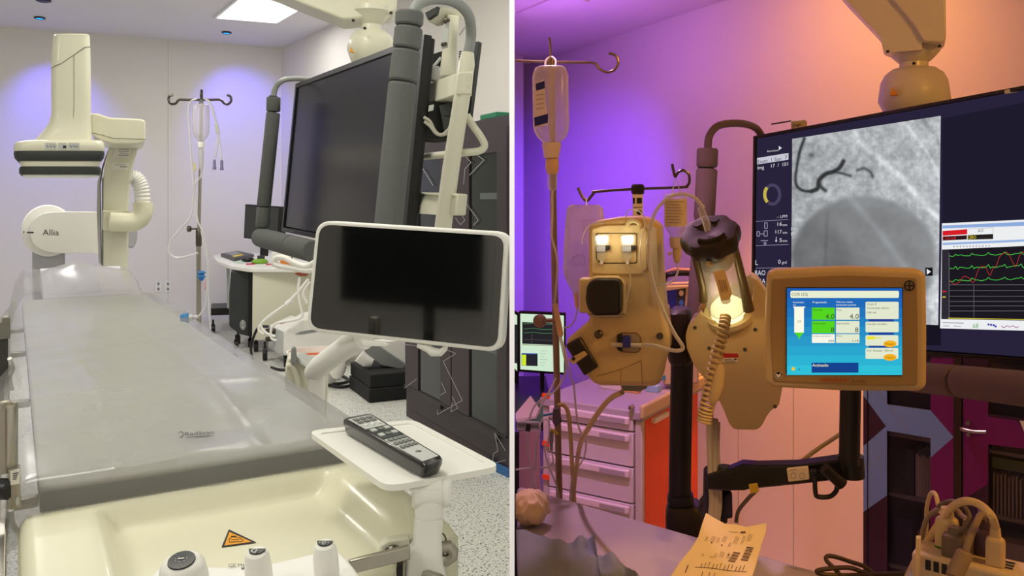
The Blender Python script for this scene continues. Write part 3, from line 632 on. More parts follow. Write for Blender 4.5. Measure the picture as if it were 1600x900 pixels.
def foam(L, r, mm, nm='foam_grip', cuts=(), par=None, n=20):
    pts = [P(*q) for q in L]; m = MB(mm); 
    for k in range(len(pts)-1):
        d = (pts[k+1]-pts[k]); l = d.length; g = .006
        m.lathe([(r*.9, 0), (r, .006), (r, l-.006-g), (r*.9, l-g)], pts[k], d, n)
    return m.build(nm, par or t)
foam([(640, 18, 2.6), (639, 43, 2.6), (635, 79, 2.6), (629, 130, 2.6), (603, 390, 2.6)], .044, M_foam)
MB(M_dgrey).tube([P(640, 20, 2.6), P(604, 385, 2.6)], .035, 14).build('grip_core', t)
foam([(427.5, 152, 4.35), (427, 176, 4.35), (412, 324, 4.35), (410, 357, 4.35)], .036, M_foam)
MB(M_dgrey).tube([P(427, 150, 4.35), P(409, 372, 4.35)], .022, 12).build('grip_core', t)
foam([(407, 371, 4.35), (456, 384, 3.95), (490, 393, 3.72)], .05, M_foam)
MB(M_grey).tube(path([(427, 155, 4.35), (430, 138, 4.37), (441, 126, 4.4), (460, 123, 4.5), (486, 125, 4.6)]), .015, 12).build('handle_tube', t)
MB(M_grey).tube(path([(645, 22, 2.6), (655, 6, 2.62), (680, -2, 2.66), (712, 4, 2.7), (732, 24, 2.75), (736, 55, 2.8), (731, 85, 2.8)]), .018, 14).build('handle_tube', t)
MB(M_ivory).tube([P(731, 82, 2.8), P(729, 100, 2.8), P(722, 150, 2.8), P(705, 260, 2.8), P(690, 372, 2.8)], [.021, .028, .028, .029, .029], 16).build('side_pole', t)
m = MB(M_ivory).px(facing(727, 130, 2.77), rnd([(716, 113), (740, 111), (737, 147), (713, 148)], 3), .07); m.build('pole_clamp', t, bevel=.006)
mo = MB(mat('pale_mark', (200, 198, 185), .5)).strip(facing(727, 130, 2.77), [(731, 119), (737, 119), (735, 126), (730, 126), (731, 119)], .8, .001).text(facing(727, 130, 2.77), 'W', 728, 139, 8, 6, off=.001, ang=12); mo.build('embossed_mark', t, flat=True)
m = MB(M_ivory).prism([P(650, 138, 3.3), P(717, 112, 2.8), P(714, 148, 2.8), P(646, 170, 3.3)], V((.04, .05, 0))); m.build('cross_bar', t, bevel=.005)
m = MB(M_ivory).prism([P(622, 300, 3.3), P(690, 301, 2.8), P(716, 303, 2.76), P(713, 337, 2.76), P(686, 336, 2.8), P(618, 332, 3.3)], V((.03, .06, 0))); m.build('pole_bracket', t, bevel=.006)
MB(M_ivory).tube(path([(729, 180, 2.84), (738, 195, 2.84), (752, 215, 2.84), (757, 228, 2.84), (748, 236, 2.84), (720, 239, 2.84), (690, 242, 2.98), (640, 247, 3.3)]), .013, 12).build('wire_guard', t)
# rear mount, post with bolts, rear panel and electronics
m = MB(M_ivory).px(facing(700, 60, 3.25), [(698, 22), (718, 24), (712, 118), (686, 120)], .08); m.build('mount_post', t, bevel=.005)
m = MB(M_lgrey).px(facing(698, 60, 3.2), [(694, 29), (703, 28), (700, 74), (690, 76)], .012); m.build('mount_plate', t, bevel=.003)
for q in ((696, 34), (700, 32), (692, 70), (696, 69)): MB(M_dsteel).lathe([(.008, 0), (.008, .006), (.005, .009)], facing(698, 60, 3.19).pt(*q), (.1, -1, 0), 10).build('bolt', t)
MB(M_ivory).prism([P(664, 22, 3.2), P(690, 10, 3.2), P(714, 14, 3.3), P(713, 22, 3.3), P(668, 34, 3.2)], V((.03, .1, 0))).build('mount_arm', t, bevel=.006)
MB(M_dgrey).prism([P(664, 20, 3.18), P(683, 10, 3.18), P(680, 22, 3.18), P(668, 30, 3.18)], V((.01, .02, 0))).build('mount_end_cap', t)
MB(M_black).prism([P(729, 66, 3.05), P(748, 64, 3.0), P(733, 185, 3.0), P(722, 190, 3.05)], V((.012, .03, 0))).build('rear_panel', t, bevel=.004)
MB(M_black).prism([P(672, 86, 3.3), P(690, 80, 3.3), P(690, 95, 3.3), P(676, 110, 3.3)], V((.01, .03, 0))).build('rear_panel', t)
m = MB(mat('dark_vent', (36, 38, 38), .6))
for k in range(10): m.prism([P(717, 80+k*3.4, 3.03), P(722, 79.5+k*3.4, 3.03), P(722, 81+k*3.4, 3.03), P(717, 81.7+k*3.4, 3.03)], V((0, .01, 0)))
m.build('vent_slots', t)
e = MB(M_black).prism([P(660, 160, 3.02), P(710, 150, 3.05), P(707, 216, 3.05), P(660, 222, 3.02)], V((.04, .06, 0))).build('electronics_box', t, bevel=.004)
m = MB(M_dgrey).px(facing(690, 185, 3.0), [(686, 165), (704, 160), (703, 180), (690, 182)], .03).px(facing(690, 185, 3.0), [(690, 182), (706, 184), (704, 205), (694, 208)], .02, .01); m.build('connector_block', e)
for L in ([(662, 183), (672, 190), (680, 205), (690, 211), (704, 200)], [(663, 190), (672, 197), (682, 209), (694, 211)], [(690, 211), (698, 208), (704, 196)]):
    MB(mat('pale_cable', (180, 176, 160), .5)).tube(path([(x, y, 2.98) for x, y in L]), .006, 6).build('cable', e)
m = MB(M_lgrey).px(facing(677, 167, 2.99), [(670, 165), (678, 163), (677, 172), (669, 174)], .02); m.build('port', e)
MB(M_lgrey).tube([P(674, 108, 3.2), P(689, 90, 3.2)], .006, 8).build('brace', t)
MB(M_lgrey).tube([P(718, 55, 3.3), P(727, 42, 3.3)], .004, 8).build('brace', t)
MB(M_lgrey).lathe([(.02, 0), (.024, .005), (.024, .05), (.02, .055)], P(677, 127, 3.1), Z, 14).build('mount_knob', t)
# boom
bo = facing(560, 10, 3.85)
MB(M_ivory).px(bo, rnd([(300, -140), (620, -140), (622, -10), (619, 16), (612, 20), (560, 29), (537, 31), (460, 1), (300, -70)], 5), .22, .0).build('boom_arm', t, bevel=.02, seg=3)
cz = bo.pt(330, -110, -.11); MB(M_ivory).tube([cz, V((cz.x, cz.y, HL))], .11, 20).build('ceiling_column', t)
def knuckle(px, d, ys, k, mm, nm, par=None):
    c = P(px, 0, d); prof = [(r/F*d, CZ-(y-HY)/F*d) for y, r in ys]
    return MB(mm).lathe([(r, z) for r, z in prof], V((c.x, d, 0)), Z, 32).build(nm, par or t)
knuckle(580, 3.92, [(12, 32), (20, 33), (26, 27), (33, 22), (38, 17), (39, 15.5), (46, 15.5), (46.5, 17), (50, 24), (56, 31), (66, 36), (80, 37), (94, 32), (110, 25)], 0, M_ivory, 'swivel_joint')
m = MB(mat('amber_label', (235, 158, 30), .5)).px(facing(549, 80, 3.78), [(548, 73), (546.5, 81), (553.5, 82)], .02); m.build('warning_triangle', t)
m = MB(M_dgrey)
for q in ((552, 32), (570, 44), (611, 20)): m.ball(P(*q, 3.77), .008, n=8)
m.build('screw', t)

# ------------------------------------------------------------------ touch panel
t = thing('touch_panel', 'white framed dark touch panel on a bent white arm beside the table', 'control screen', P(500, 640, 2.05))
p0, p1, p2 = P(490, 345, 1.82), P(797, 363, 1.675), P(480, 517, 1.82); pt_ = plane3(p0, p1, p2)
oc = [(496, 344), (796, 363), (784, 551), (479, 517)]
MB(M_white).px(pt_, rnd(oc, 24, 6), .03, .004).build('frame', t, bevel=.004, seg=3)
MB(M_glassblk).px(pt_, rnd([(502, 350.5), (789, 369), (778, 543), (486, 511.5)], 19, 6), .004, .0055).build('glass', t)
m = MB(mat('lcd_dark', (5, 6, 6), .06, var=0, spec=1, coat=1)).px(pt_, [(516, 360), (776, 375), (766, 528), (499, 500)], .001, .0062); m.build('display_area', t)
MB(M_white).px(pt_, rnd([(566, 531), (608, 535), (606, 541), (570, 540)], 3), .012, .006).build('camera_bar', t, bevel=.002)
MB(M_white).tube([pt_.pt(*q, -.01) for q in ((650, 540), (665, 545), (673, 551), (685, 552), (692, 546), (694, 540))], [.006, .009, .01, .008, .006, .005], 12).build('hook', t)
MB(M_white).tube(cat([pt_.pt(*q, -.03) for q in ((490, 404), (468, 417), (448, 412), (432, 404), (420, 404), (416, 410), (422, 416), (445, 420), (470, 424), (490, 418))], 6), .0068, 10).build('handle', t)
MB(mat('rust_plastic', (160, 82, 56), .5)).px(facing(468, 428, 1.9), rnd([(459, 427), (470, 425), (483, 428), (478, 432), (466, 431)], 2), .02).build('holder', t, bevel=.002)
MB(M_white).tube([P(568, 528, 1.83), P(548, 537, 1.86), P(500, 572, 2.06), P(490, 582, 2.12)], [.026, .026, .0265, .024], 18).build('arm', t)
MB(M_white).lpx(facing(497, 610, 2.12), [(572, 484, 508, .03), (580, 482, 510, .034), (588, 482, 509, .034), (592, 482, 509, .034), (660, 483, 506, .034), (700, 484, 505, .034)], 2.5).build('arm_socket', t, ang=50)
m = MB(M_ivory).px(facing(510, 610, 2.18), rnd([(495, 575), (514, 570), (508, 700), (495, 700)], 4), .04); m.build('arm_post', t, bevel=.006)
t = thing('side_controller', 'ivory table side controller box with grey lever, left of the bent arm', 'control console', P(470, 650, 2.1))
pf = facing(470, 600, 2.27)
MB(M_ivory).px(pf, rnd([(445, 582), (449, 562), (458, 556), (488, 571), (489, 680), (446, 680)], 4), .1).build('housing', t, bevel=.012, seg=3)
MB(M_ivory).tube([pf.pt(*q, .006) for q in ell(452, 603, 13, 32, 20, 255, 375)], .008, 8).build('rim', t)
MB(M_grey).px(pf, rnd([(454, 566), (455, 543), (459, 539), (463, 543), (464, 562), (462, 568)], 4), .025, .03).build('lever', t, bevel=.008)
ptop = plane3(P(462, 557, 2.24), P(490, 572, 2.24), P(478, 552, 2.38))
m = MB(M_lgrey).px(ptop, [(461, 554), (474, 549), (498, 563), (488, 572)], .01, .012)
m.use(mat('sage_plastic', (140, 156, 134), .5))
for k in range(5): m.px(ptop, [(464+k*5, 554+k*2.8), (474+k*4.6, 551+k*2.5), (476+k*4.6, 552+k*2.5), (466+k*5, 555.4+k*2.8)], .002, .0145)
m.build('keypad', t, label='grey keypad with green keys', bevel=.002)

# ------------------------------------------------------------------ work desk with its things
ZD = .82; pz = Plane((0, 0, ZD), Z)
t = thing('work_desk', 'white round-cornered work desk against the far wall', 'desk', V((-2.6, 8.3, 0)))
out = rnd([(331.5, 399), (338, 407), (360, 415), (390, 419), (520, 419), (520, 402), (440, 396), (352, 395.2)], 5)
MB(M_white).prism(pz.pts(out), Z*-.04).build('desktop', t, bevel=.008)
pf = facing(437, 470, 8.0)
MB(M_ivory).px(pf, [(395, 424.5), (520, 424.5), (520, 531), (394, 531)], .5, .02).build('side_panel', t, bevel=.006)
pg = facing(345, 490, 9.2)
m = MB(M_black).px(pg, [(329.5, 482), (358, 481), (358, 492), (329.5, 493)], .5); m.build('foot_rail', t, bevel=.005)
m = MB(M_lgrey).px(pg, [(354, 410), (359, 410), (359, 482), (355, 482)], .3); m.build('leg', t)
def caster(px, py, d, par, r=.04, nm='caster'):
    c = P(px, py, d); c.z = r
    m = MB(M_black).lathe([(r*.7, -.022), (r, -.018), (r, .018), (r*.7, .022)], c, (1, .3, 0), 18); m.tube([c, c+Z*(r+.05)], .012, 8); return m.build(nm, par)
for q in ((333, 497, 9.2), (400, 550, 8.05), (470, 550, 7.95)): caster(*q, t, .05)
t = thing('computer_tower', 'dark computer tower with round emblem standing under the work desk', 'computer', V((P(376, 500, 8.3).x, 8.3, .0)))
pf = facing(377, 470, 8.15)
MB(mat('slate_plastic', (50, 54, 56), .45, var=.06)).px(pf, rnd([(361, 423), (396, 424), (394, 527), (374, 522), (358, 510), (358, 460)], 4), .5).build('case', t, bevel=.02, seg=3)
MB(M_black).px(pf, [(388, 424.5), (396, 424.5), (394, 526), (387, 524)], .01, .004).build('front_edge', t)
m = MB(mat('dark_vent', (36, 38, 38), .6))
for k in range(12): m.strip(pf, [(361, 430+k*5), (369, 430.5+k*5)], .8, .0015)
m.build('vent_slots', t, flat=True)
m = MB(M_lgrey).px(pf, ell(379.5, 507.5, 4.6, 7.6, 24), .003, .003); m.use(M_dgrey).strip(pf, ell(379.5, 507.5, 3.4, 6, 18)+[(382.9, 507.5)], .7, .0035).text(pf, 'GE', 377, 510, 5, 5, off=.0035); m.build('emblem', t, label='silver round emblem')
for q in ((369, 0, 8.2), (391, 0, 8.3), (372, 0, 8.5)): caster(*q, t, .045)
t = thing('desk_monitor', 'small dark monitor on the far work desk behind the foam grip', 'monitor', P(410, 400, 9.0))
t.location.z = ZD
pm = plane3(P(383, 320, 8.95), P(443, 324, 8.7), P(380, 372, 8.95))
MB(M_black).px(pm, [(383, 319), (443, 323), (439, 379.5), (380.5, 372)], .06).build('housing', t, bevel=.006)
MB(mat('matte_screen_grey', (58, 60, 60), .5)).px(pm, [(384.8, 321.2), (436.5, 325), (433, 376.5), (382.3, 370.2)], .004, .003).build('screen', t)
MB(M_black).px(facing(412, 390, 8.8), [(407, 374), (421, 376), (419, 401), (406, 400)], .06, -.05).build('stand', t, bevel=.005)
pz = Plane((0, 0, ZD+.035), Z)
t = thing('control_keypad', 'flat black keypad with yellow strip lying on the far desk', 'keypad', G(370, 401, ZD))
MB(M_black).prism(pz.pts([(345, 396), (371, 391.5), (397, 397), (367, 403.8)]), Z*-.034).build('body', t, bevel=.006)
m = MB(M_grey).prism([p+Z*.003 for p in pz.pts([(350, 395.8), (368, 393), (380, 396), (364, 399.5)])], Z*-.004); m.build('key_area', t)
MB(mat('yellow_strip', (225, 195, 40), .5)).prism([p+Z*.004 for p in pz.pts([(362.5, 400.2), (378, 397.6), (381, 399), (366, 401.8)])], Z*-.005).build('label_strip', t, label='yellow strip')
t = tag(MB(M_black).ball(G(387, 409, ZD)+Z*.025, .06, (1.1, 1.3, .42)).build('computer_mouse'), 'black computer mouse beside the keypad on the far desk', 'mouse')
pf = facing(408, 403, 8.6)
tag(MB(M_dgrey).px(pf, rnd([(402, 400), (414, 400), (413, 409), (402, 408.5)], 1), .09).build('webcam_box', bevel=.01), 'small dark grey box on the desk right of the mouse', 'box')
t = thing('supply_carton', 'white carton with orange corner on the far desk', 'box', P(441, 414, 8.1))
t.location.z = ZD
pf = facing(441, 405, 8.1)
MB(M_white).px(pf, [(424, 395), (458, 397), (457, 415.5), (424, 414)], .2).build('carton', t, bevel=.004)
MB(mat('orange_print', (226, 128, 30), .5)).px(pf, [(438, 405), (454, 406), (453.5, 415), (438, 414.5)], .002, .0025).build('orange_panel', t)
m = MB(M_white).ball(pf.pt(441, 396.5, -.05), .03, (1.3, 1, .7), 10); m.build('pull_tab', t)
MB(M_dgrey).px(pf, [(455.5, 398), (457, 398), (456.2, 415), (454.8, 415)], .002, .003).build('edge_print', t)
t = tag(MB(mat('lime_rubber', (120, 168, 50), .6)).lathe([(.0, 0), (.06, .0), (.07, .02), (.05, .045), (0, .05)], V((G(406, 412, ZD).x, G(406, 412, ZD).y, ZD)), Z, 18, 1.3, .8).build('tape_roll'), 'small lime green roll on the desk by the carton', 'tape roll')
mr = mat('magenta_paper', (205, 60, 110), .6)
pz = Plane((0, 0, ZD+.004), Z)
tag(MB(mr).prism(pz.pts([(384, 411.5), (398, 411), (399, 413), (385, 413.6)]), Z*-.003).build('note_card'), 'small pink card on the desk in front of the mouse', 'card', 'pink cards on the desk')
tag(MB(mr).prism(pz.pts([(415, 412), (424, 411.5), (424, 413.4), (416, 414)]), Z*-.003).build('note_card'), 'small pink card on the desk in front of the white carton', 'card', 'pink cards on the desk')
tag(MB(mat('pale_green_paper', (196, 215, 196), .6)).prism(pz.pts([(363, 408), (382, 405.5), (385, 410), (372, 411.8)]), Z*-.003).build('paper_sheet'), 'pale sheet of paper on the desk in front of the keypad', 'paper')
t = thing('desk_cable', 'white cables hanging from the desk edge beside the side panel', 'cable', P(450, 500, 7.8))
for L in ([(482, 436), (466, 455), (448, 474), (430, 488), (412, 502), (404, 514), (412, 522)], [(480, 438), (470, 452), (450, 473), (420, 494), (408, 508), (416, 520), (430, 526)], [(468, 434), (466, 455), (470, 480), (472, 494), (460, 500), (432, 505), (424, 514), (424, 528), (432, 532)], [(484, 440), (474, 458), (480, 474)]):
    MB(M_white).tube(path([(x, y, 7.1) for x, y in L]), .011, 8).build('cable', t)
MB(M_white).lathe([(.014, 0), (.022, .005), (.022, .06), (.014, .065)], P(447, 476, 7.1), (1, 0, .8), 10).build('ferrite_bead', t)
# white device on casters
t = thing('ultrasound_unit', 'low white wheeled device with front sockets beside the work desk', 'medical device', V((P(460, 540, 7.3).x, 7.3, 0)))
pf = facing(478, 530, 7.2)
MB(M_white).px(pf, rnd([(443, 524), (452, 512), (470, 500), (500, 494), (560, 494), (560, 556), (442, 556)], 5), .5).build('housing', t, bevel=.02, seg=3)
pq = plane3(P(443, 520, 7.2), P(420, 512, 7.75), P(442, 556, 7.2))
MB(M_lgrey).prism([P(443, 518, 7.2), P(421, 508, 7.7), P(419, 545, 7.7), P(441, 556, 7.2)], V((.1, .06, 0))).build('front_panel', t, bevel=.01)
MB(M_white).prism([P(421, 508, 7.7), P(443, 519, 7.2), P(473, 498, 7.2), P(455, 492, 7.9)], Z*-.04).build('top_cover', t, bevel=.01)
m = MB(mat('red_line', (190, 60, 50), .5)).tube([P(438, 506, 7.15), P(462, 500, 7.15)], .004, 6); m.build('red_trim', t)
for (x, y) in ((436, 517), (438, 528), (428, 516), (428, 529)): MB(M_dsteel).lathe([(.022, 0), (.022, .07), (.014, .075)], P(x, y, 7.5), (-.75, -.55, 0), 12).build('socket', t)
MB(M_grey).px(pf, rnd([(461, 522), (470, 518), (520, 510), (520, 514), (472, 522)], 1), .01, .005).build('groove', t)
for q in ((414, 0, 7.6), (447, 0, 7.3), (500, 0, 7.3)): caster(*q, t, .06)
t = thing('round_basin', 'round white basin with an orange liner on the floor behind the controller', 'basin', V((P(492, 560, 6.6).x, 6.6, 0)))
c = V((P(492, 560, 6.6).x, 6.6, 0))
MB(M_white).lathe([(.14, 0), (.17, .02), (.215, .25), (.22, .262), (.205, .262), (.19, .2), (.0, .18)], c, Z, 32).build('bowl', t)
MB(mat('orange_liner', (196, 92, 40), .6)).lathe([(0, .19), (.185, .2), (.19, .215), (.0, .212)], c, Z, 24).build('liner', t)
# black foam blocks
t0 = P(577, 628, 5.95); t0.z = 0
ex = (G(541, 603, 0)-t0); ex.z = 0; ex = ex.normalized(); ey = V((ex.y, -ex.x, 0)); 
if ey.x < 0: ey = -ey
mfo = mat('black_foam', (30, 31, 32), .9, var=.15, bump=.4)
for z0, z1, lb, k in ((0, .1, 'lower black foam block of the stack beside the dark cabinet', 0), (.101, .2, 'upper black foam block of the stack, grey wedge resting on it', .012)):
    o = t0+ey*k+ex*k
    m = MB(mfo).prism([o+Z*z0, o+ex*.55+Z*z0, o+ex*.55+ey*.34+Z*z0, o+ey*.34+Z*z0], Z*(z1-z0)); tag(m.build('foam_block', bevel=.008), lb, 'foam block', 'black foam blocks')
pf = facing(600, 560, 6.2)
t = thing('headrest_wedge', 'grey wedge shaped headrest on top of the black foam blocks', 'headrest', pf.pt(600, 582, -.05)); 
MB(M_grey).px(pf, rnd([(566, 546), (588, 538), (633, 568), (633, 573), (629, 577), (596, 571)], 3), .16).build('pad', t, bevel=.012)
MB(M_white).px(pf, rnd([(575, 538), (640, 532), (636, 572), (630, 573), (590, 541)], 4), .16, -.03).build('backing', t, bevel=.012)
MB(M_white).tube([pf.pt(562, 556, .0), pf.pt(572, 564, .0), pf.pt(582, 567, .0)], [.05, .045, .03], 14).build('foot', t)
t = tag(MB(M_white).ball(P(527, 573, 6.35)+V((0, 0, 0)), .07, (.95, 1, 1.35)).build('bottle_jug'), 'round white plastic jug left of the black foam blocks', 'jug')
m = MB(mat('teal_cloth', (24, 76, 110), .8))
for k in range(7): m.ball(P(627+k*1.6, 561+3*math.sin(k*2.1), 6.42), .03, (1, 1, .8+.3*math.sin(k)), 8)
tag(m.build('crumpled_cloth'), 'crumpled dark blue cloth at the cabinet beside the grey headrest', 'cloth')
t = thing('floor_cables', 'black cables looping on the floor behind the bent arm', 'cable', G(515, 596, 0))
for L in ([(425, 512), (405, 520), (393, 540), (392, 560)],): 
    MB(M_black).tube(path([(420, 510, 7.4), (404, 512, 7.4), (395, 530, 7.4), (392, 545, 7.4), (394, 560, 7.5)]), .012, 8).build('cable', t)
for L in ([(424, 574), (440, 578), (470, 577), (500, 585), (530, 590)], [(498, 592), (520, 600), (545, 595), (530, 586), (505, 588), (520, 578), (540, 574)], [(497, 596), (525, 604), (548, 602), (560, 590)]):
    MB(M_black).tube(cat([G(x, y, .012) for x, y in L]), .012, 8).build('cable', t)

# ------------------------------------------------------------------ dark cabinet of the grey room
c0, c1 = G(635, 650, 0), G(795.5, 746.5, 0)
t = thing('glass_cabinet', 'tall dark plum cabinet with glazed doors and white line pattern, right of the big monitor', 'cabinet', (c0+c1)/2)
pcab = Plane(c0, Z.cross(c1-c0)); 
if pcab.n.y > 0: pcab.n = -pcab.n
M_plum = mat('plum_laminate', (62, 52, 57), .55, var=.05)
HCt = 1.89; yb = -c1.x+.0
MB(M_plum).prism([c0+Z*.06, c1+Z*.06, V((-.012, 5.79, .06)), V((-.358, 5.786, .06))], Z*(HCt-.06)).build('carcass', t)
MB(M_plum).prism([c0, c1, V((-.012, 5.7, 0)), V((-.38, 5.7, 0))], Z*.058).build('plinth', t)
pbl = G(752, 726, 0)
MB(mat('blue_tape', (52, 108, 170), .5)).prism([pbl+pcab.n*.004, c1+pcab.n*.004, c1+pcab.n*.001, pbl+pcab.n*.001], Z*.05).build('plinth_tape', t, label='blue strip along the plinth')
def cpt(px, z, off=0):   # point of the cabinet front at a picture column and a height
    p = pcab.pt(px, 400); return V((p.x, p.y, z))+pcab.n*off
def cz_(px, py): return pcab.pt(px, py).z
mg = mat('smoked_glass', (36, 42, 42), .1, var=0, spec=.5)
for x0, x1, g0, g1, zz0, zz1 in ((637, 708.5, 657, 692, cz_(690, 638), 1.72), (710, 796, 737, 781, cz_(737, 667), 1.70)):
    d = MB(M_plum); zb, zt = .22, 1.83
    for s0, s1, za, zc in ((x0, g0, zb, zt), (g1, x1, zb, zt), (g0, g1, zb, zz0), (g0, g1, zz1, zt)):
        d.prism([cpt(s0, za, .018), cpt(s1, za, .018), cpt(s1, zc, .018), cpt(s0, zc, .018)], pcab.n*-.0175)
    d = d.build('door', t)
    MB(mg).prism([cpt(g0, zz0, .008), cpt(g1, zz0, .008), cpt(g1, zz1, .008), cpt(g0, zz1, .008)], pcab.n*-.006).build('glass_pane', d, label='smoked glass pane')
    for zs in (.62, 1.12, 1.45): MB(mat('pale_shelf_edge', (96, 102, 100), .5)).prism([cpt(g0+(g1-g0)*.35, zs, .0095), cpt(g1, zs, .0095), cpt(g1, zs+.035, .0095), cpt(g0+(g1-g0)*.35, zs+.035, .0095)], pcab.n*-.001).build('shelf_edge', d)
MB(M_black).prism([cpt(635.5, .205, .019), cpt(795, .205, .019), cpt(795, .217, .019), cpt(635.5, .217, .019)], pcab.n*-.015).build('black_edge_strip', t)  # solid black strip just below the doors
m = MB(mat('white_pattern_line', (176, 172, 172), .6))
for L in ([(630, 537), (700, 545), (717, 552), (697, 564), (727, 625), (688, 647), (688, 640)], [(694, 597), (701, 612), (692, 617)], [(711, 619), (720, 637), (709, 643), (711, 628)], [(636, 606), (655, 592)], [(664, 262), (681, 290)], [(735, 232), (761, 250), (738, 274)], [(733, 246), (741, 254), (731, 264), (729, 288)], [(726, 308), (752, 344), (744, 352)], [(726, 308), (724, 332), (731, 344), (724, 351), (716, 340)], [(778, 676), (783, 704), (776, 708), (774, 725)], [(778, 676), (795, 704)], [(780, 722), (795, 718)]):
    m.strip(pcab, L, .9, .0192)
m.build('line_pattern', t, label='thin white angular line pattern', flat=True)
MB(M_dgrey).prism([cpt(700, .95, .05), cpt(707, .95, .05), cpt(707, 1.12, .05), cpt(700, 1.12, .05)], pcab.n*-.035).build('handle', t, bevel=.004)
c = cpt(760, HCt, -.05)
tag(MB(mat('green_box', (30, 120, 86), .5)).box(c+Z*.016, (c1-c0).normalized()*.1, pcab.n*.04, Z*.0155).build('storage_box', bevel=.004), 'flat green box on top of the dark cabinet', 'box')
# ================================================================== PURPLE ROOM
ZB = .70          # bed top
# ------------------------------------------------------------------ bed with sheet
t = thing('procedure_bed', 'bed with a plain grey sheet in the purple room foreground', 'bed', (.45, 1.45, FR))
bl = [V((.012, 2.15, 0)), V((1.02, 1.29, 0)), V((.86, 1.08, 0)), V((.012, 1.08, 0))]
e0 = (bl[1]-bl[0]).normalized()
MB(mat('bed_sheet', (176, 168, 176), .85, var=.03, bump=.3, bscale=300)).prism([p+Z*(ZB-.1) for p in bl], Z*.1).build('mattress', t, bevel=.018, seg=4)
MB(M_lgrey).prism([p*.94+V((.02, .09, ZB-.16)) for p in bl], Z*.058).build('bed_base', t, bevel=.01)
MB(M_lgrey).box((.4, 1.4, (ZB-.16+FR)/2), (.18, 0, 0), (0, .14, 0), Z*((ZB-.16-FR)/2)).build('pedestal', t, bevel=.02)
# crumpled drape
m = MB(mat('blue_grey_cloth', (126, 138, 152), .9, var=.06, bump=.4, bscale=400))
edge = cat([G(*q, ZB) for q in ((806, 828), (835, 833), (862, 843), (885, 850), (900, 846), (915, 842), (925, 846), (932, 866), (952, 872), (970, 880), (992, 905))], 6)
n = len(edge); rows = 16; vs = []
for k in range(rows+1):
    q = k/rows
    for i, p in enumerate(edge):
        near = V((p.x*.93+.004, p.y-.36, ZB)); b = p.lerp(near, q); b.x = max(b.x, .0075)
        hgt = .003+.028*math.exp(-((q-.12)/.09)**2)*(.45+.55*sm(i/n, .1, .55))*(.6+.4*math.sin(i*.55)) + .012*math.exp(-((q-.34)/.05)**2)*sm(i/n, .0, .3)+.006*abs(NZ.noise(V((b.x*22, b.y*22, 1))))
        if q == 0: hgt = .001
        vs.append(V((b.x, b.y, ZB+hgt)))
fs = [(k*n+i, k*n+i+1, (k+1)*n+i+1, (k+1)*n+i) for k in range(rows) for i in range(n-1)]
o = m.add(vs, fs).build('folded_drape', ang=80); s_ = o.modifiers.new('t', 'SOLIDIFY'); s_.thickness = .002; s_.offset = 1
tag(o, 'crumpled blue grey cloth drape with a raised fold on the bed', 'cloth')
# gauze bundle
vs = []; nn = 80; c = V((.0415, 1.87, ZB)); R = .042; rings = []
for kk in range(1, 28):
    k = kk/2; rad = math.sin(math.pi*k/14); hgt = -math.cos(math.pi*k/14)
    rings.append([c+V((max(-.0335, math.cos(2*math.pi*i/nn)*R*rad*(1+.16*NZ.noise(V((math.cos(2*math.pi*i/nn)*2, math.sin(2*math.pi*i/nn)*2, k*.4)))+.10*abs(NZ.noise(V((math.cos(2*math.pi*i/nn)*5, math.sin(2*math.pi*i/nn)*5, k*.7)))))), math.sin(2*math.pi*i/nn)*R*rad*1.05, .040+.038*hgt+.014*rad*NZ.noise(V((math.cos(2*math.pi*i/nn)*3, math.sin(2*math.pi*i/nn)*3, k*.5))))) for i in range(nn)])
tag(MB(mat('cream_gauze', (226, 206, 172), .95, var=.08, bump=.6, bscale=90)).loft(rings).build('gauze_bundle', ang=70), 'crumpled cream gauze bundle on the bed beside the white partition edge', 'gauze')
# sterile package
pp = plane3(P(1045, 905, 1.545), P(1185, 905, 1.515), P(1103, 800, 1.63))
out = [(1103, 801), (1118, 810), (1133, 818), (1150, 819), (1166, 823), (1182, 820), (1198, 816), (1197, 830), (1190, 850), (1182, 880), (1172, 912), (1040, 912), (1062, 878), (1080, 856), (1091, 838), (1097, 818)]
t = thing('sterile_package', 'opened cream paper package with printed bar codes propped on the bed edge', 'package', pp.pt(1110, 905, -.003))
m = MB(mat('cream_pack_paper', (245, 228, 186), .75, var=.04, bump=.3, bscale=60)); m.px(pp, out, .004); m.build('pouch', t, bevel=.001)
m = MB(mat('faded_print', (96, 72, 70), .7, var=0)); k0 = .45
def bar(x, y, l, w_, a): # small printed block along a slanted direction
    a = math.radians(a); dx, dy = math.cos(a)*l/2, math.sin(a)*l/2; m.strip(pp, [(x-dx, y-dy), (x+dx, y+dy)], w_, .0006)
for i, (x, y, l) in enumerate(((1103, 842, 8), (1112, 842, 9), (1121, 844, 9), (1130, 842, 10), (1139, 851, 8), (1148, 844, 13), (1160, 844, 14), (1169, 840, 12), (1097, 867, 4), (1110, 870, 4), (1117, 868, 7), (1126, 866, 9), (1137, 868, 10))):
    for q in range(3 if i % 2 else 2): bar(x+q*2.2, y+q*.6, l, .55, -66)
for (x, y) in ((1112, 848), (1128, 852), (1138, 867)): bar(x, y, 2.5, 2, -66)
for q in range(7): bar(1151-q*1.3, 864+q*2.2, 11, 1.0 if q % 2 else 1.7, 8); 
for q in range(9): bar(1172-q*1.1, 856+q*2.4, 11, 1.1 if q % 2 else 1.9, 8)
bar(1161, 832, 8, 3, -4); bar(1146, 831.5, 14, .6, 6)
m.strip(pp, [(1086, 886.5), (1104, 887), (1120, 889), (1140, 892), (1167, 893.5)], .9, .0006)
for q in range(12): bar(1096+q*6, 884-(q % 3)*1.4+q*.55, 7+(q*5 % 4), 1.0, -68)
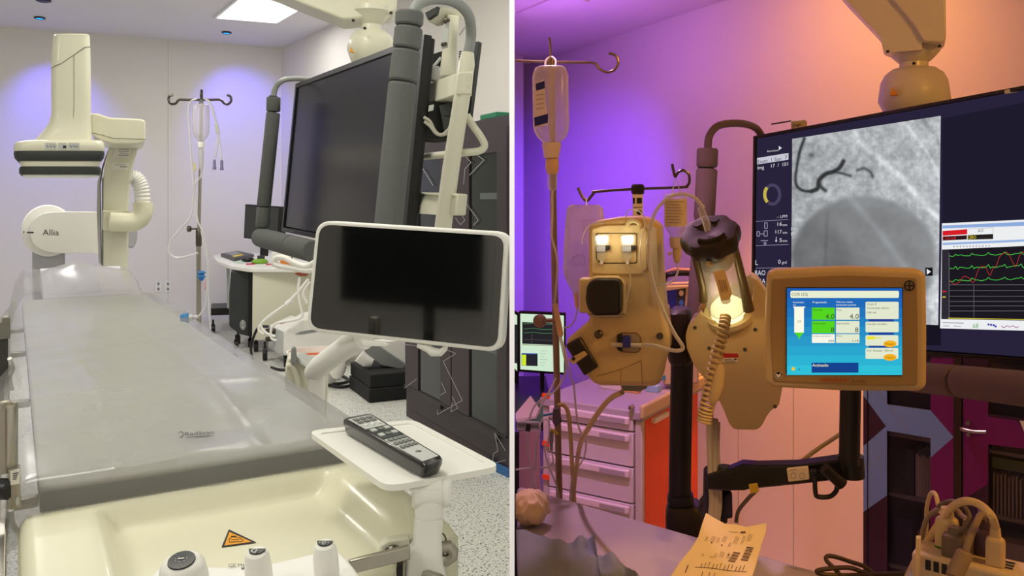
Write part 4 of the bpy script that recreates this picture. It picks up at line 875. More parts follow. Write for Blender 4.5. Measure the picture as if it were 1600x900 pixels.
bar(1073, 889, 13, 1.6, -68); bar(1097, 898, 10, 1, -75); bar(1108, 899, 10, 1, -75); bar(1116, 899, 8, 1, -75)
m.build('printing', t, label='dark print and bar codes', flat=True)

# ------------------------------------------------------------------ drip stand by the partition
t = thing('infusion_stand', 'tall steel drip stand with open hooks close to the white partition edge', 'drip stand', V((P(875, 800, 2.25).x, 2.25, FR)))
M_bst = mat('warm_steel', (150, 132, 108), .3, .85, var=.08)
pb_ = P(880, 900, 2.25); pb_.z = FR+.06
MB(M_bst).tube([P(861, 93, 2.2), P(866, 400, 2.22), P(874, 780, 2.25), pb_], .0088, 14).build('pole', t)
MB(M_bst).tube(path([(860, 96, 2.2), (860, 75, 2.18), (858.5, 60, 2.15)]), .0032, 8).build('hook', t)
MB(M_bst).tube(path([(860, 97, 2.2), (900, 97.5, 2.2), (928, 98.5, 2.2), (936, 107, 2.2), (948, 113, 2.2), (960, 109, 2.2), (966, 98, 2.2), (962, 87, 2.2), (951, 83, 2.2)]), .0036, 10).build('hook', t)
MB(M_bst).tube([P(860, 97, 2.2), P(805.5, 95, 2.2)], .0036, 10).build('hook', t)
k_ = MB(M_bst).lathe([(0, 0), (.012, 0), (.017, .004), (.017, .016), (.012, .02), (0, .02)], P(846, 501, 2.19), (-.5, -1, .05)); k_.lathe([(.006, 0), (.006, .03)], P(849, 501, 2.2), (1, .1, 0), 10); k_.build('knob', t)
for k in range(5):
    a = 2*math.pi*k/5+.95; e = V((pb_.x+.075*math.cos(a), 2.3+.2*math.sin(a), FR+.05)); l = MB(M_bst).tube([pb_, e], .012, 8).build('leg', t)
    MB(M_dgrey).lathe([(.025, -.01), (.03, 0), (.025, .01)], e-Z*.02, (math.sin(a), -math.cos(a), 0), 12).build('caster', l)
pf = facing(860, 170, 2.14)
t = thing('infusion_bottle', 'large clear fluid bottle with blue banded label, upside down by the partition edge', 'drip bottle', pf.pt(862, 245))
MB(M_bag).lpx(pf, [(104, 842, 880, .022), (107, 836, 884, .03), (118, 832, 888, .034), (160, 832.5, 888.5, .036), (195, 833, 889.5, .036), (206, 835, 888, .035), (215, 840, 884, .032), (221, 847, 877, .026), (225, 850, 874, .02)], 3, 28).build('body', t, ang=60)
MB(mat('milky_cap', (222, 205, 190), .5)).lpx(pf, [(223, 848, 876, .022), (226, 847, 877, .024), (236, 849, 875, .022), (247, 850, 873, .02)], 2.4, 20).build('cap', t)
MB(M_white).tube(path([(852, 107, 2.14), (853, 95, 2.17), (861, 89, 2.19), (868, 95, 2.17), (867, 107, 2.14)]), .003, 8).build('hanger', t)
m = MB(mat('label_white', (214, 205, 215), .6)).poly(pf.pts([(834.5, 134), (851, 127), (853, 160), (857, 193), (856, 198), (834.5, 201)], .0365)[::-1])
m.use(mat('label_navy', (22, 32, 120), .5)).poly(pf.pts([(837.5, 134), (851, 129.5), (851.5, 141), (838, 145)], .037)[::-1]).poly(pf.pts([(834.8, 186), (856.5, 180), (856, 194), (836, 199.5)], .037)[::-1])
m.use(M_grey)
for k in range(4): m.strip(pf, [(838, 152+k*7), (850, 150+k*7)], 1.2, .037)
m.build('label', t, label='white label with two navy bands', flat=True)
t = thing('drip_set', 'yellowish drip chamber with lines running down the nearer drip stand', 'tubing', pf.pt(862, 300))
MB(mat('amber_clear_plastic', (215, 185, 140), .4)).lpx(pf, [(247, 854, 871, .012), (250, 852.5, 873, .015), (262, 852, 873.5, .015), (269, 854, 872, .013), (272, 855, 871, .011)], 2, 18).build('chamber_top', t)
MB(M_clear).lpx(pf, [(271, 855.5, 871, .011), (294, 855.5, 870.5, .011), (298, 860, 866, .005)], 2, 16).build('drip_chamber', t)
MB(M_clear2).tube(path([(863, 298, 2.14), (863, 340, 2.14), (862, 370, 2.14), (869, 395, 2.14), (871, 420, 2.14), (869, 450, 2.14), (866, 478, 2.14)]), .0028, 8).build('line', t)
MB(mat('amber_clear_plastic', (215, 185, 140), .4)).prism([P(863, 476, 2.13), P(870, 474, 2.13), (P(880, 522, 2.13)), P(878, 528, 2.13), P(871, 524, 2.13)], V((.002, .012, 0))).build('roller_clamp', t, bevel=.002)
for L in ([(876, 526), (882, 545), (889, 575), (893, 598)], [(874, 525), (880, 550), (884, 580), (868, 610), (845, 625), (830, 645), (824, 690), (832, 740), (838, 765)], [(896, 596), (900, 640), (905, 670), (915, 690), (912, 715), (895, 745), (890, 785)]):
    MB(M_clear2).tube(path([(x, y, 2.12) for x, y in L]), .0026, 8).build('line', t)
t = thing('infusion_line', 'tangled clear lines with syringe and blue tap beside the lower drip pole', 'tubing', P(850, 660, 2.08))
MB(M_clear).lathe([(.0115, 0), (.0115, .055)], P(808, 664, 2.05), (1, .02, -.06), 16).build('syringe_barrel', t)
MB(M_black).lathe([(.0125, 0), (.0125, .012)], P(821, 666, 2.05), (1, .02, -.06), 16).build('syringe_plunger', t)
MB(mat('violet_grey_plastic', (96, 84, 104), .4)).px(facing(868, 652, 2.08), rnd([(864, 640), (874, 638), (878, 660), (868, 668), (863, 660)], 2), .02).build('stopcock', t, bevel=.003)
MB(M_blue).tube([P(849, 649, 2.07), P(864, 646, 2.07)], .003, 8).build('tap', t, label='blue tap lever')
MB(mat('yellow_tap', (215, 195, 90), .5)).tube([P(860, 671, 2.07), P(872, 678, 2.07)], .004, 8).build('tap_handle', t)
MB(M_grey).lpx(facing(861, 690, 2.07), [(674, 858, 864.5, .006), (690, 858, 865, .006), (692, 859, 864, .005), (704, 859.5, 864, .004)], 2, 12).build('connector', t)
for L in ([(862, 704), (864, 722), (855, 730), (830, 731), (806, 734)], [(843, 667), (848, 655), (858, 660), (856, 690), (850, 700), (858, 730), (870, 760), (874, 786)], [(838, 652), (850, 625), (862, 605), (868, 590)], [(845, 668), (838, 690), (836, 730), (830, 760)]):
    MB(M_clear2).tube(path([(max(x, 806), y, 2.06) for x, y in L]), .0022, 8).build('line', t)

# ------------------------------------------------------------------ workstation screens far behind, side desk, papers
t = thing('corner_desk', 'wooden sided desk in the far corner by the partition edge', 'desk', (.1, 4.5, FR))
zt = .36; MB(M_black).box((.115, 4.6, zt-.02), (.095, 0, 0), (0, .55, 0), Z*.02).build('desktop', t, bevel=.004)
MB(mat('pink_beige_panel', (196, 160, 150), .6)).box((.085, 4.06, (zt-.04+FR)/2), (.022+.03, 0, 0), (0, .02, 0), Z*((zt-.04-FR)/2)).build('side_panel', t)
MB(M_black).box((.022, 4.0, (zt-.04+FR)/2), (.012, 0, 0), (0, .03, 0), Z*((zt-.04-FR)/2)).build('leg', t)
def scr(nm, x0, x1, y0, y1, d, label, rows):
    pl = facing((x0+x1)/2, 540, d, 4); t = thing(nm, label, 'monitor', V((P((x0+x1)/2, 600, d).x, d+.04, zt)), 'screens in the far corner')
    MB(M_black).px(pl, [(x0, y0), (x1, y0+3), (x1, y1+2), (x0, y1-3)], .03, -.001).build('housing', t, bevel=.003)
    c = P((x0+x1)/2, 590, d); MB(M_black).box(V((c.x, d+.05, (zt+P(0, y1-4, d).z)/2)), (.012, 0, 0), (0, .008, 0), Z*((P(0, y1-4, d).z-zt)/2)).build('stand', t)
    m = MB(lit((206, 232, 205), 1)); m.px(pl, [(x0+(2 if x1-x0 > 20 else 0.2), y0+4), (x1-3, y0+7), (x1-3, y1-2), (x0+(2 if x1-x0 > 20 else .2), y1-7)], .001, .001)
    if x1-x0 > 20:
        m.use(lit((38, 36, 40), 1)).poly(pl.pts([(816, 503), (865, 505), (865, 539), (816, 537)], .0018)[::-1])
        m.use(lit((70, 120, 80), 1))
        for y in (506, 514, 520): m.strip(pl, [(818, y), (834, y-1), (850, y+1), (864, y+.5)], .9, .0022)
        m.use(lit((90, 86, 84), 1)); m.strip(pl, [(818, 530), (864, 532)], .6, .0022).strip(pl, [(831, 521), (831, 536)], .6, .0022)
        m.use(lit((130, 120, 60), 1)).strip(pl, [(816, 538.5), (864, 540)], .9, .0022)
        m.use(lit((40, 38, 46), 1)).poly(pl.pts([(815, 552), (840, 552.5), (840, 572), (815, 571)], .0018)[::-1])
        m.use(lit((205, 230, 50), 1)).poly(pl.pts([(815.5, 554), (822, 554), (822, 571), (815.5, 570.5)], .0022)[::-1])
        m.use(lit((60, 80, 180), 1)).strip(pl, [(815, 552.3), (840, 552.8)], 1.3, .0024)
        m.use(lit((150, 165, 150), 1))
        for k in range(6): m.strip(pl, [(844, 548+k*4.5), (856-(k % 3)*3, 548.4+k*4.5)], .6, .0022)
    else:
        m.use(lit((38, 36, 40), 1)).poly(pl.pts([(x0, 507), (x1-3, 507), (x1-3, 568), (x0, 567)], .0018)[::-1])
    m.build('screen', t, flat=True)
scr('workstation_monitor', 811, 884, 486, 584, 4.75, 'lit screen with green traces behind the nearer drip stand', 1)
scr('workstation_monitor', 803.5, 811, 486, 582, 4.9, 'narrow sliver of a lit screen at the partition edge', 0)
pz = Plane((0, 0, zt+.004), Z)
m = MB(M_paper).prism([P(805.5, 646, 4.1), P(829, 618, 4.25), P(844, 640, 4.15), P(838, 650, 4.05), P(806, 655, 4.0)], Z*-.012)
tag(m.build('paper_stack'), 'white sheets of paper lying on the corner desk by the partition edge', 'paper')

# ------------------------------------------------------------------ drawer cart
cf = V((-.8384, .545, 0)); cd = V((.545, .8384, 0)); cc = V((.4997, 3.2, 0)); W_ = .4446; DP = .65
pcf = Plane(cc, -cd)
if pcf.n.y > 0: pcf.n = -pcf.n
pcs = Plane(cc, -cf); 
if pcs.n.y > 0: pcs.n = -pcs.n
def zr(y): return CZ-(y-HY)/F*3.2
def CT(s, dpt, z): return cc+cf*s+cd*dpt+Z*z
t = thing('drawer_cart', 'lilac lit medical cart with five drawers and orange side panel', 'cart', CT(W_/2, DP/2, FR))
M_cart = mat('cart_plastic', (214, 206, 212), .5, var=.02)
M_or = mat('orange_panel', (248, 84, 12), .5, var=.03)
ztop = zr(640)
z_b = FR+.1
def cbox(m, s0, s1, d0, d1, z0, z1): return m.prism([CT(s0, d0, z0), CT(s1, d0, z0), CT(s1, d1, z0), CT(s0, d1, z0)], Z*(z1-z0))
cbox(MB(M_cart), .015, W_-.015, .02, DP-.02, z_b, ztop-.045).build('carcass', t)
cbox(MB(mat('cart_top_grey', (178, 170, 178), .5)), -.01, W_+.01, -.012, DP, ztop-.045, ztop-.006).build('top_slab', t, bevel=.008)
m = MB(M_tan); cbox(m, -.02, .0, -.03, DP+.02, ztop-.03, ztop+.022); cbox(m, 0, W_, DP-.02, DP, ztop-.006, ztop+.03); m.build('bumper_rail', t, bevel=.008, seg=3)
for s0, s1 in ((0, .03), (W_-.03, W_)): cbox(MB(mat('cart_post', (206, 196, 190), .5)), s0, s1, 0, .03, z_b, ztop-.045).build('corner_post', t, bevel=.006)
cbox(MB(M_or), .004, .012, .04, DP-.04, z_b+.02, ztop-.05).build('side_panel', t, label='bright orange side panel')
m = MB(M_white); cbox(m, -.012, .004, .10, .24, ztop-.075, ztop-.055); m.build('card_holder', t)
ys = [650, 677, 733, 790, 846, 900]
for k in range(5):
    za, zb_ = zr(ys[k])-.003, zr(ys[k+1])+.003
    d = cbox(MB(M_cart), .034, W_-.034, -.008, .02, zb_, za).build('drawer', t, bevel=.003)
    m = MB(mat('handle_strip', (232, 220, 226), .45)); cbox(m, .045, W_-.045, -.026, -.008, za-.034, za-.006)
    m.build('handle', d, bevel=.004)
    m = MB(mat('slot_grey', (178, 168, 176), .5)); cbox(m, .06, .17, -.027, -.02, za-.03, za-.012); m.build('label_slot', d)
for y in (636, 716, 772): cbox(MB(M_or), W_-.036, W_-.004, -.012, .0, zr(y+7), zr(y)).build('latch_tab', t, label='small orange tab')
lk = MB(M_steel).lathe([(.011, 0), (.011, .016), (.008, .02), (0, .02)], CT(.035, -.012, zr(637)), pcf.n, 18); lk.use(M_dsteel).lathe([(.004, .02), (.004, .021)], CT(.035, -.012, zr(637)), pcf.n, 10); lk.build('lock', t)
for s, dpt in ((.05, .06), (W_-.05, .06), (.05, DP-.06), (W_-.05, DP-.06)):
    c = CT(s, dpt, FR+.045); m = MB(M_black).lathe([(.038, -.015), (.045, -.01), (.045, .01), (.038, .015)], c, cf, 16); m.tube([c, c+Z*.06], .012, 8); m.build('caster', t)
# little things on the cart top
for s, dpt, sz, rgb, nm, lb in ((.27, .3, (.05, .03, .012), (226, 220, 206), 'supply_box', 'small white box on the cart top behind the drip pole'), (.17, .28, (.035, .02, .014), (220, 170, 90), 'supply_box', 'small tan patterned box on the cart top under the pump head'), (.10, .34, (.03, .02, .014), (150, 190, 210), 'supply_box', 'small pale blue box on the cart top near the dark post')):
    c = CT(s, dpt, ztop-.006+sz[2]); tag(MB(mat('box_%d' % rgb[0], rgb, .5)).box(c, cf*sz[0], cd*sz[1], Z*sz[2]).build(nm, bevel=.003), lb, 'box', 'boxes on the cart')
# patient monitor behind
t = thing('defibrillator', 'small monitor with dark handle on the cart behind the syringe head', 'medical device', CT(.06, .47, ztop-.006))
pf = facing(1060, 500, 3.55)
MB(M_tan).px(pf, rnd([(1031, 449), (1040, 446), (1090, 444), (1092, 600), (1036, 602)], 4), .14).build('case', t, bevel=.012)
MB(mat('indigo_screen', (36, 34, 92), .25, em=(30, 26, 90), es=.4)).px(pf, [(1034, 455), (1058, 452), (1056, 482), (1038, 484)], .003, .002).build('screen', t)
MB(M_dgrey).px(pf, [(1058, 452), (1072, 450), (1070, 482), (1056, 483)], .003, .002).build('button_panel', t)
for y, rgb in ((458, (222, 200, 186)), (473, (70, 120, 205))): MB(mat('btn_%d' % rgb[0], rgb, .4)).px(pf, ell(1064.5, y, 3.6, 4.4, 16), .01, .008).build('button', t)
MB(M_black).tube(path([(1036, 446, 3.5), (1040, 432, 3.48), (1050, 428, 3.47), (1075, 427, 3.47), (1088, 432, 3.48)]), .012, 10).build('handle', t)
m = MB(mat('pink_strip', (205, 150, 150), .5)).px(pf, [(1040, 424), (1054, 419), (1084, 421), (1084, 427), (1040, 430)], .05, .0); m.build('top_pouch', t, bevel=.004)
MB(mat('teal_button', (70, 140, 160), .4)).px(pf, [(1031, 588), (1040, 586), (1040, 592), (1032, 594)], .01, .01).build('indicator', t)

# ------------------------------------------------------------------ contrast injector
D = 1.7
t = thing('contrast_injector', 'ivory contrast injector with pump head and clear syringe head on a dark post', 'injector', V((P(1066, 800, 1.78).x, 1.95, FR)))
pf = facing(960, 480, D, 14)
MB(M_tan).px(pf, rnd([(919, 352), (934, 344), (968, 338.5), (1000, 338), (1020, 344), (1031, 354), (1033, 420), (1038, 480), (1046, 525), (1045, 552), (1038, 566), (1033, 598), (1022, 605), (936, 604), (924, 598), (884, 546), (885, 531), (920, 501), (920, 489), (919, 430)], 6), .12, .0).build('pump_head', t, bevel=.012, seg=3)
fp = MB(mat('face_plate', (208, 190, 146), .45)).px(pf, rnd([(924, 357), (945, 351), (1000, 350), (1012, 360), (1012, 420), (1000, 430), (924, 428)], 5), .01, .004).build('face_plate', t, bevel=.003)
MB(mat('side_cover', (196, 180, 154), .5)).px(pf, rnd([(1014, 348), (1027, 356), (1030, 470), (1020, 480), (1014, 400)], 4), .01, .004).build('side_cover', t, bevel=.003)
MB(M_dgrey).px(pf, rnd([(931.5, 364), (996, 364), (996, 411.5), (938, 411.5), (931.5, 404)], 4), .006, .0045).build('lamp_recess', t)
MB(M_tan).px(pf, rnd([(933, 365), (994.8, 365), (994.8, 410), (939, 410), (933, 403)], 4), .006, .0055).build('lamp_panel', t)
for x0 in (930, 970):
    l = MB(M_clear).px(pf, rnd([(x0, 367), (x0+24, 366), (x0+23, 383), (x0+2, 384)], 2), .012, .016).build('bulb_housing', t, bevel=.002)
    MB(lit((255, 244, 205), 2.5)).px(pf, rnd([(x0+2, 368), (x0+21, 367.5), (x0+20, 381), (x0+4, 381.5)], 3), .006, .0125).build('glowing_lamp', l, label='glowing white lamp')
    MB(mat('lamp_blue_grey', (150, 155, 170), .3)).px(pf, [(x0+3, 383), (x0+17, 383), (x0+17, 392), (x0+3, 392)], .006, .0125).build('sensor_body', t)
    MB(M_black).px(pf, [(x0+17, 383), (x0+24, 383), (x0+24, 390), (x0+17, 391)], .006, .0125).build('sensor', t)
    MB(M_clear).px(pf, rnd([(x0+4, 392), (x0+18, 392), (x0+18, 405), (x0+5, 406)], 2), .008, .0135).build('sight_glass', t)
    MB(M_white).px(pf, [(x0+9, 405), (x0+14, 405), (x0+13, 412), (x0+9, 412)], .005, .011).build('outlet_nipple', t)
    L = bpy.data.lights.new('pump_lamp_glow', 'POINT'); L.energy = .06; L.color = (1, .85, .55); L.shadow_soft_size = .012
    lo = bpy.data.objects.new('pump_lamp_glow', L); COL.objects.link(lo); lo.location = pf.pt(x0+12, 375, .035)
MB(mat('pale_loop', (206, 196, 150), .5)).tube(cat([pf.pt(*q, .006) for q in ((980, 355), (983, 347), (992, 345), (1000, 350), (998, 357))]), .005, 8).build('hose_clip', t)
MB(mat('face_plate', (208, 190, 146), .45)).px(pf, rnd([(907, 434), (922, 434), (932, 430), (966, 430), (979, 440), (979, 488), (966, 490), (907, 487)], 3), .05, .022).build('roller_base', t, bevel=.004)
MB(M_black).px(pf, rnd([(922, 444), (928, 435), (938, 432.5), (970, 433), (975, 438), (975, 484), (970, 488), (934, 489), (924, 480), (920, 465)], 5), .04, .05).build('pump_roller', t, bevel=.01, seg=3)
MB(M_steel).px(pf, rnd([(919, 488), (934, 491), (976, 490), (976, 495), (940, 496), (919, 492)], 2), .02, .01).build('roller_track', t, bevel=.003)
MB(mat('dark_lens', (40, 34, 32), .2)).px(pf, rnd([(884, 538), (907, 525), (936, 572), (914, 586)], 4), .025, .012).build('bubble_sensor', t, bevel=.004)
for q in ([(889, 539), (904, 530), (913, 546), (898, 554)], [(907, 566), (921, 556), (931, 571), (916, 581)]): MB(M_black).px(pf, rnd(q, 2), .003, .0135).build('sensor_window', t)
m = MB(M_tan).px(pf, rnd([(891, 559), (914, 546), (920, 552), (898, 567)], 2), .012, .022); m.use(M_ink).px(pf, ell(899, 557.5, 3, 3, 14), .002, .0235); m.build('sensor_latch', t, bevel=.002)
MB(mat('amber_rim', (120, 96, 70), .3)).px(pf, rnd([(963, 524), (970, 519), (995, 519), (1002, 526), (1002, 546), (996, 551.5), (970, 550), (963, 545)], 4), .006, .004).build('valve_rim', t, bevel=.002)
MB(mat('valve_well', (168, 150, 126), .4)).px(pf, rnd([(965, 525), (971, 521), (994, 521), (1000, 527), (1000, 545), (995, 549.5), (971, 548), (965, 544)], 4), .006, .005).build('valve_well', t)
m = MB(M_black).px(pf, [(965, 522), (973, 521), (973, 548), (966, 546)], .008, .008); m.build('valve_clip', t)
MB(mat('royal_blue_plastic', (36, 42, 150), .35)).px(pf, rnd([(974, 523), (985, 523), (987, 541), (974, 541)], 2), .014, .018).build('stopcock', t, bevel=.002, label='royal blue stopcock')
MB(M_clear2).tube([pf.pt(956, 537, .012), pf.pt(1004, 538, .012)], .0045, 10).build('valve_tube', t)
MB(M_dsteel).lathe([(.0085, 0), (.0085, .012), (.006, .014)], pf.pt(936, 521.5), pf.n, 16).build('screw', t)
MB(M_dsteel).lathe([(.007, 0), (.007, .004), (.003, .003)], pf.pt(1031, 525), pf.n, 16).build('screw', t)
m = MB(mat('seam_brown', (110, 90, 66), .6)).strip(pf, [(932, 588), (970, 577), (1002, 563.5), (1003.5, 600)], .7, .001).strip(pf, [(970, 577.5), (970, 600)], .6, .001).strip(pf, [(900, 360), (1012, 362)][:0] or [(1012.5, 360), (1012.5, 425)], .7, .0015); m.build('panel_joint', t, flat=True)
MB(M_grey).px(pf, rnd([(965, 602), (1008, 602), (1009, 612), (998, 617), (970, 616)], 2), .05, -.03).build('underside_socket', t, bevel=.003)
MB(M_tan).tube(path([(972, 613, 1.74), (955, 622, 1.78), (938, 640, 1.84), (920, 668, 1.9), (908, 690, 1.96), (902, 720, 2.04), (897, 760, 2.12), (893, 810, 2.2)]), .006, 8).build('power_cable', t)
MB(M_tan).tube(path([(871, 634, 2.1), (880, 633, 2.1), (888, 646, 2.1), (892, 690, 2.1), (894, 730, 2.12), (899, 810, 2.2)]), .0055, 8).build('power_cable', t)
# post, elbow
MB(M_black).tube([P(1066, 545, 1.95), P(1063, 700, 1.95), P(1061, 840, 1.95)], .026, 20).build('post', t)
MB(mat('dark_brown_joint', (40, 32, 28), .5)).lpx(facing(1063, 520, 1.88), [(481, 1052, 1076, .04), (487, 1044, 1080, .055), (510, 1041, 1083, .06), (545, 1041, 1083, .06), (560, 1044, 1082, .055), (566, 1047, 1081, .045)], 3).build('elbow', t)
MB(M_tan).px(facing(1045, 490, 1.88), rnd([(1030, 476), (1046, 480), (1048, 500), (1034, 520)], 4), .06).build('pivot_cover', t, bevel=.008)
MB(M_black).lpx(facing(1062, 810, 1.95), [(772, 1043, 1083, .03), (778, 1042, 1084, .031), (786, 1043, 1084, .03)], 2.4).build('post_collar', t)
lo_ = P(1064, 812, 1.96)
m = MB(mat('dark_brown_joint', (40, 32, 28), .5)).lpx(facing(1064, 812, 1.96), [(786, 1043, 1092, .04), (796, 1040, 1102, .045), (845, 1040, 1104, .045)], 4); m.build('post_base', t)
c = P(1064, 845, 1.96); MB(M_black).tube([c, V((c.x, c.y, FR+.08))], .03, 14).build('lower_post', t)
for k in range(4):
    a = k*math.pi/2; e = V((c.x+.2*math.cos(a), c.y+.2*math.sin(a), FR+.06)); l = MB(M_black).tube([V((c.x, c.y, FR+.1)), e], .02, 8).build('leg', t); MB(M_dgrey).lathe([(.028, -.012), (.032, 0), (.028, .012)], e-Z*.028, (math.sin(a), -math.cos(a), 0), 12).build('caster', l)
# syringe head
ph_ = facing(1145, 560, 1.68, 16)
MB(M_tan).px(ph_, rnd([(1084, 500), (1094, 486), (1098, 492), (1112, 500), (1132, 503), (1152, 499), (1166, 488), (1176, 470), (1178, 446), (1172, 432), (1184, 438), (1198, 458), (1214, 486), (1224, 520), (1225, 592), (1217, 634), (1205, 641), (1198, 650), (1190, 666), (1182, 672), (1146, 671), (1139, 662), (1128, 634), (1112, 606), (1084, 570), (1073, 545), (1071, 524), (1076, 506)], 5), .14, .0).build('syringe_head', t, bevel=.014, seg=3)
MB(mat('shade_cream', (200, 182, 140), .5)).px(ph_, rnd([(1082, 498), (1096, 478), (1176, 432), (1186, 450), (1180, 490), (1150, 512), (1110, 512)], 8), .05, -.09).build('head_rear', t)
ab, at_ = P(1138, 486, 1.70), P(1108, 362, 1.60); ax = (at_-ab).normalized(); Ls = (at_-ab).length
MB(M_clear).lathe([(.039, .01), (.041, Ls*.3), (.041, Ls*.8), (.036, Ls*.86)], ab, ax, 32).build('syringe_jacket', t, label='clear syringe pressure jacket')
MB(M_grey).lathe([(.0, Ls*.6), (.030, Ls*.6), (.034, Ls*.64), (.034, Ls*.74), (.02, Ls*.8), (0, Ls*.8)], ab, ax, 28).build('piston', t)
MB(mat('amber_piston', (150, 130, 96), .35, .3)).lathe([(.0, .0), (.010, .0), (.010, Ls*.6), (0, Ls*.6)], ab, ax, 14).build('piston_rod', t)
MB(lit((255, 236, 170), 1.8)).lathe([(.0, -.004), (.036, -.004), (.034, .012), (.022, .026), (.0, .028)], ab, ax, 28).build('head_lamp', t, label='glowing warm lamp at the syringe base')
MB(mat('shade_cream', (200, 182, 140), .5)).lathe([(.040, -.03), (.052, -.01), (.05, .0), (.042, -.006)], ab, ax, 32).build('lamp_rim', t)
L = bpy.data.lights.new('syringe_lamp_glow', 'POINT'); L.energy = .12; L.color = (1, .8, .45); L.shadow_soft_size = .02
lo = bpy.data.objects.new('syringe_lamp_glow', L); COL.objects.link(lo); lo.location = P(1125, 470, 1.6)
m = MB(mat('dark_brown_collar', (34, 27, 24), .45)); rings = []
ref = V((1, 0, 0)); ref = (ref-ax*ref.dot(ax)).normalized(); rb = ax.cross(ref)
for r, z in ((.046, Ls*.82), (.053, Ls*.85), (.056, Ls*.90), (.056, Ls*.97), (.052, Ls*1.01), (.03, Ls*1.02), (.012, Ls*1.0)):
    rings.append([ab+ax*z+(ref*math.cos(2*math.pi*k/48)+rb*math.sin(2*math.pi*k/48))*r*(1+(.045*math.cos(8*2*math.pi*k/48) if r > .04 else 0)) for k in range(48)])
col_ = m.loft(rings).build('collar', t, ang=50)
tc = ab+ax*(Ls*1.018); m = MB(M_black)
m.tube([tc+ref*.035*math.cos(a)*1+rb*.035*math.sin(a) for a in [math.radians(d) for d in (range(225, 320, 8) if rb.y > 0 or rb.z < 0 else range(40, 140, 8))]], .0045, 8); m.build('collar_slot', col_)
for a in (60, 120): MB(M_black).lathe([(.009, -.001), (.009, .0015)], tc+ref*.034*math.cos(math.radians(a))+rb*.034*math.sin(math.radians(a)), ax, 14).build('collar_hole', col_)
M_rod = mat('olive_rod', (96, 84, 58), .4, .4)
MB(M_rod).tube([P(1083, 388, 1.6), P(1097, 446, 1.63), P(1099, 470, 1.65)], [.007, .007, .009], 12).build('guide_rod', t)
MB(M_rod).tube([P(1147, 386, 1.6), P(1161, 440, 1.63), P(1170, 485, 1.65)], [.008, .008, .011], 12).build('guide_rod', t)
pt2 = facing(1128, 444, 1.575, 12)
g_ = MB(mat('manila_tag', (226, 196, 140), .7)).px(pt2, [(1114, 425), (1132, 421), (1144, 458), (1140, 468), (1127, 470)], .002).build('hanging_tag', t)
m = MB(M_ink)
for k in range(4): m.strip(pt2, [(1123+k*3.3, 437+k*.2), (1128+k*3.0, 457-k*.5)], .8, .0006)
m.build('tag_print', g_, flat=True)
MB(M_tan).ball(P(1109, 412, 1.58), .006, n=10).build('bead', t)
axp = cat([P(*q) for q in ((1134, 492, 1.60), (1131, 512, 1.585), (1124, 540, 1.58), (1116, 575, 1.58), (1109, 610, 1.58), (1103, 640, 1.58), (1100, 660, 1.58))], 40)
turns = 24; hel = []
for i, p in enumerate(axp):
    q = i/(len(axp)-1); d = (axp[min(i+1, len(axp)-1)]-axp[max(0, i-1)]).normalized(); s_ = d.cross(V((0, 1, 0))).normalized(); f_ = s_.cross(d)
    r_ = .008+.0035*min(1, q*2); a = 2*math.pi*turns*q; hel.append(p+s_*math.cos(a)*r_+f_*math.sin(a)*r_)
MB(M_tan).tube(hel, .0030, 6).build('coiled_cord', t, label='coiled cream cord')
MB(M_tan).tube(path([(1101, 662, 1.58), (1107, 658, 1.58), (1113, 640, 1.575), (1117, 620, 1.57)]), .004, 8).build('cord_tail', t)
MB(M_tan).tube([P(1127, 568, 1.57), P(1126, 574, 1.57), P(1122, 600, 1.57), P(1115, 622, 1.57), P(1112, 631, 1.57)], [.004, .0095, .0125, .011, .005], 14).build('hand_switch', t, bevel=0)
MB(M_tan).tube(path([(1126, 568, 1.57), (1127, 550, 1.58), (1130, 535, 1.59)]), .003, 8).build('switch_lead', t)
m = MB(mat('red_label', (190, 30, 26), .5)).px(ph_, [(1130, 552), (1153, 552.5), (1154, 558.5), (1130, 558.5)], .001, .0015); m.use(M_paper).px(ph_, [(1129, 559), (1153, 559), (1152.5, 566), (1129, 565.5)], .001, .0015); m.use(M_ink).strip(ph_, [(1132, 561.5), (1144, 561.5)], .7, .002).strip(ph_, [(1132, 563.8), (1149, 564)], .7, .002).strip(ph_, [(1147, 561), (1151, 561)], 2, .002); m.build('warning_label', t, label='red and white warning label', flat=True)
for q in ((1086, 512), (1108, 544), (1164, 546), (1180, 515), (1136, 526), (1211, 635)): MB(M_dsteel).lathe([(.0038, -.002), (.0038, .0012), (.002, .001)], ph_.pt(*q), ph_.n, 12).build('screw', t)
m = MB(M_dgrey).px(ph_, [(1090, 572), (1097, 574), (1097, 579), (1090, 577)], .02, -.02).px(ph_, [(1098, 575), (1104, 578), (1104, 592), (1098, 588)], .02, -.02); m.build('cable_socket', t)
# hoses under head
for q0, r_ in (((1110, 640), .007), ((1117, 655), .007), ((1122, 660), .005)):
    x, y = q0; MB(mat('pale_hose', (196, 186, 172), .5)).tube(path([(x, y, 1.74), (x-1, y+40, 1.71), (x+1, 740, 1.69), (x+3, 785, 1.69), (x, 812, 1.69)]), r_, 8).build('hose', t)
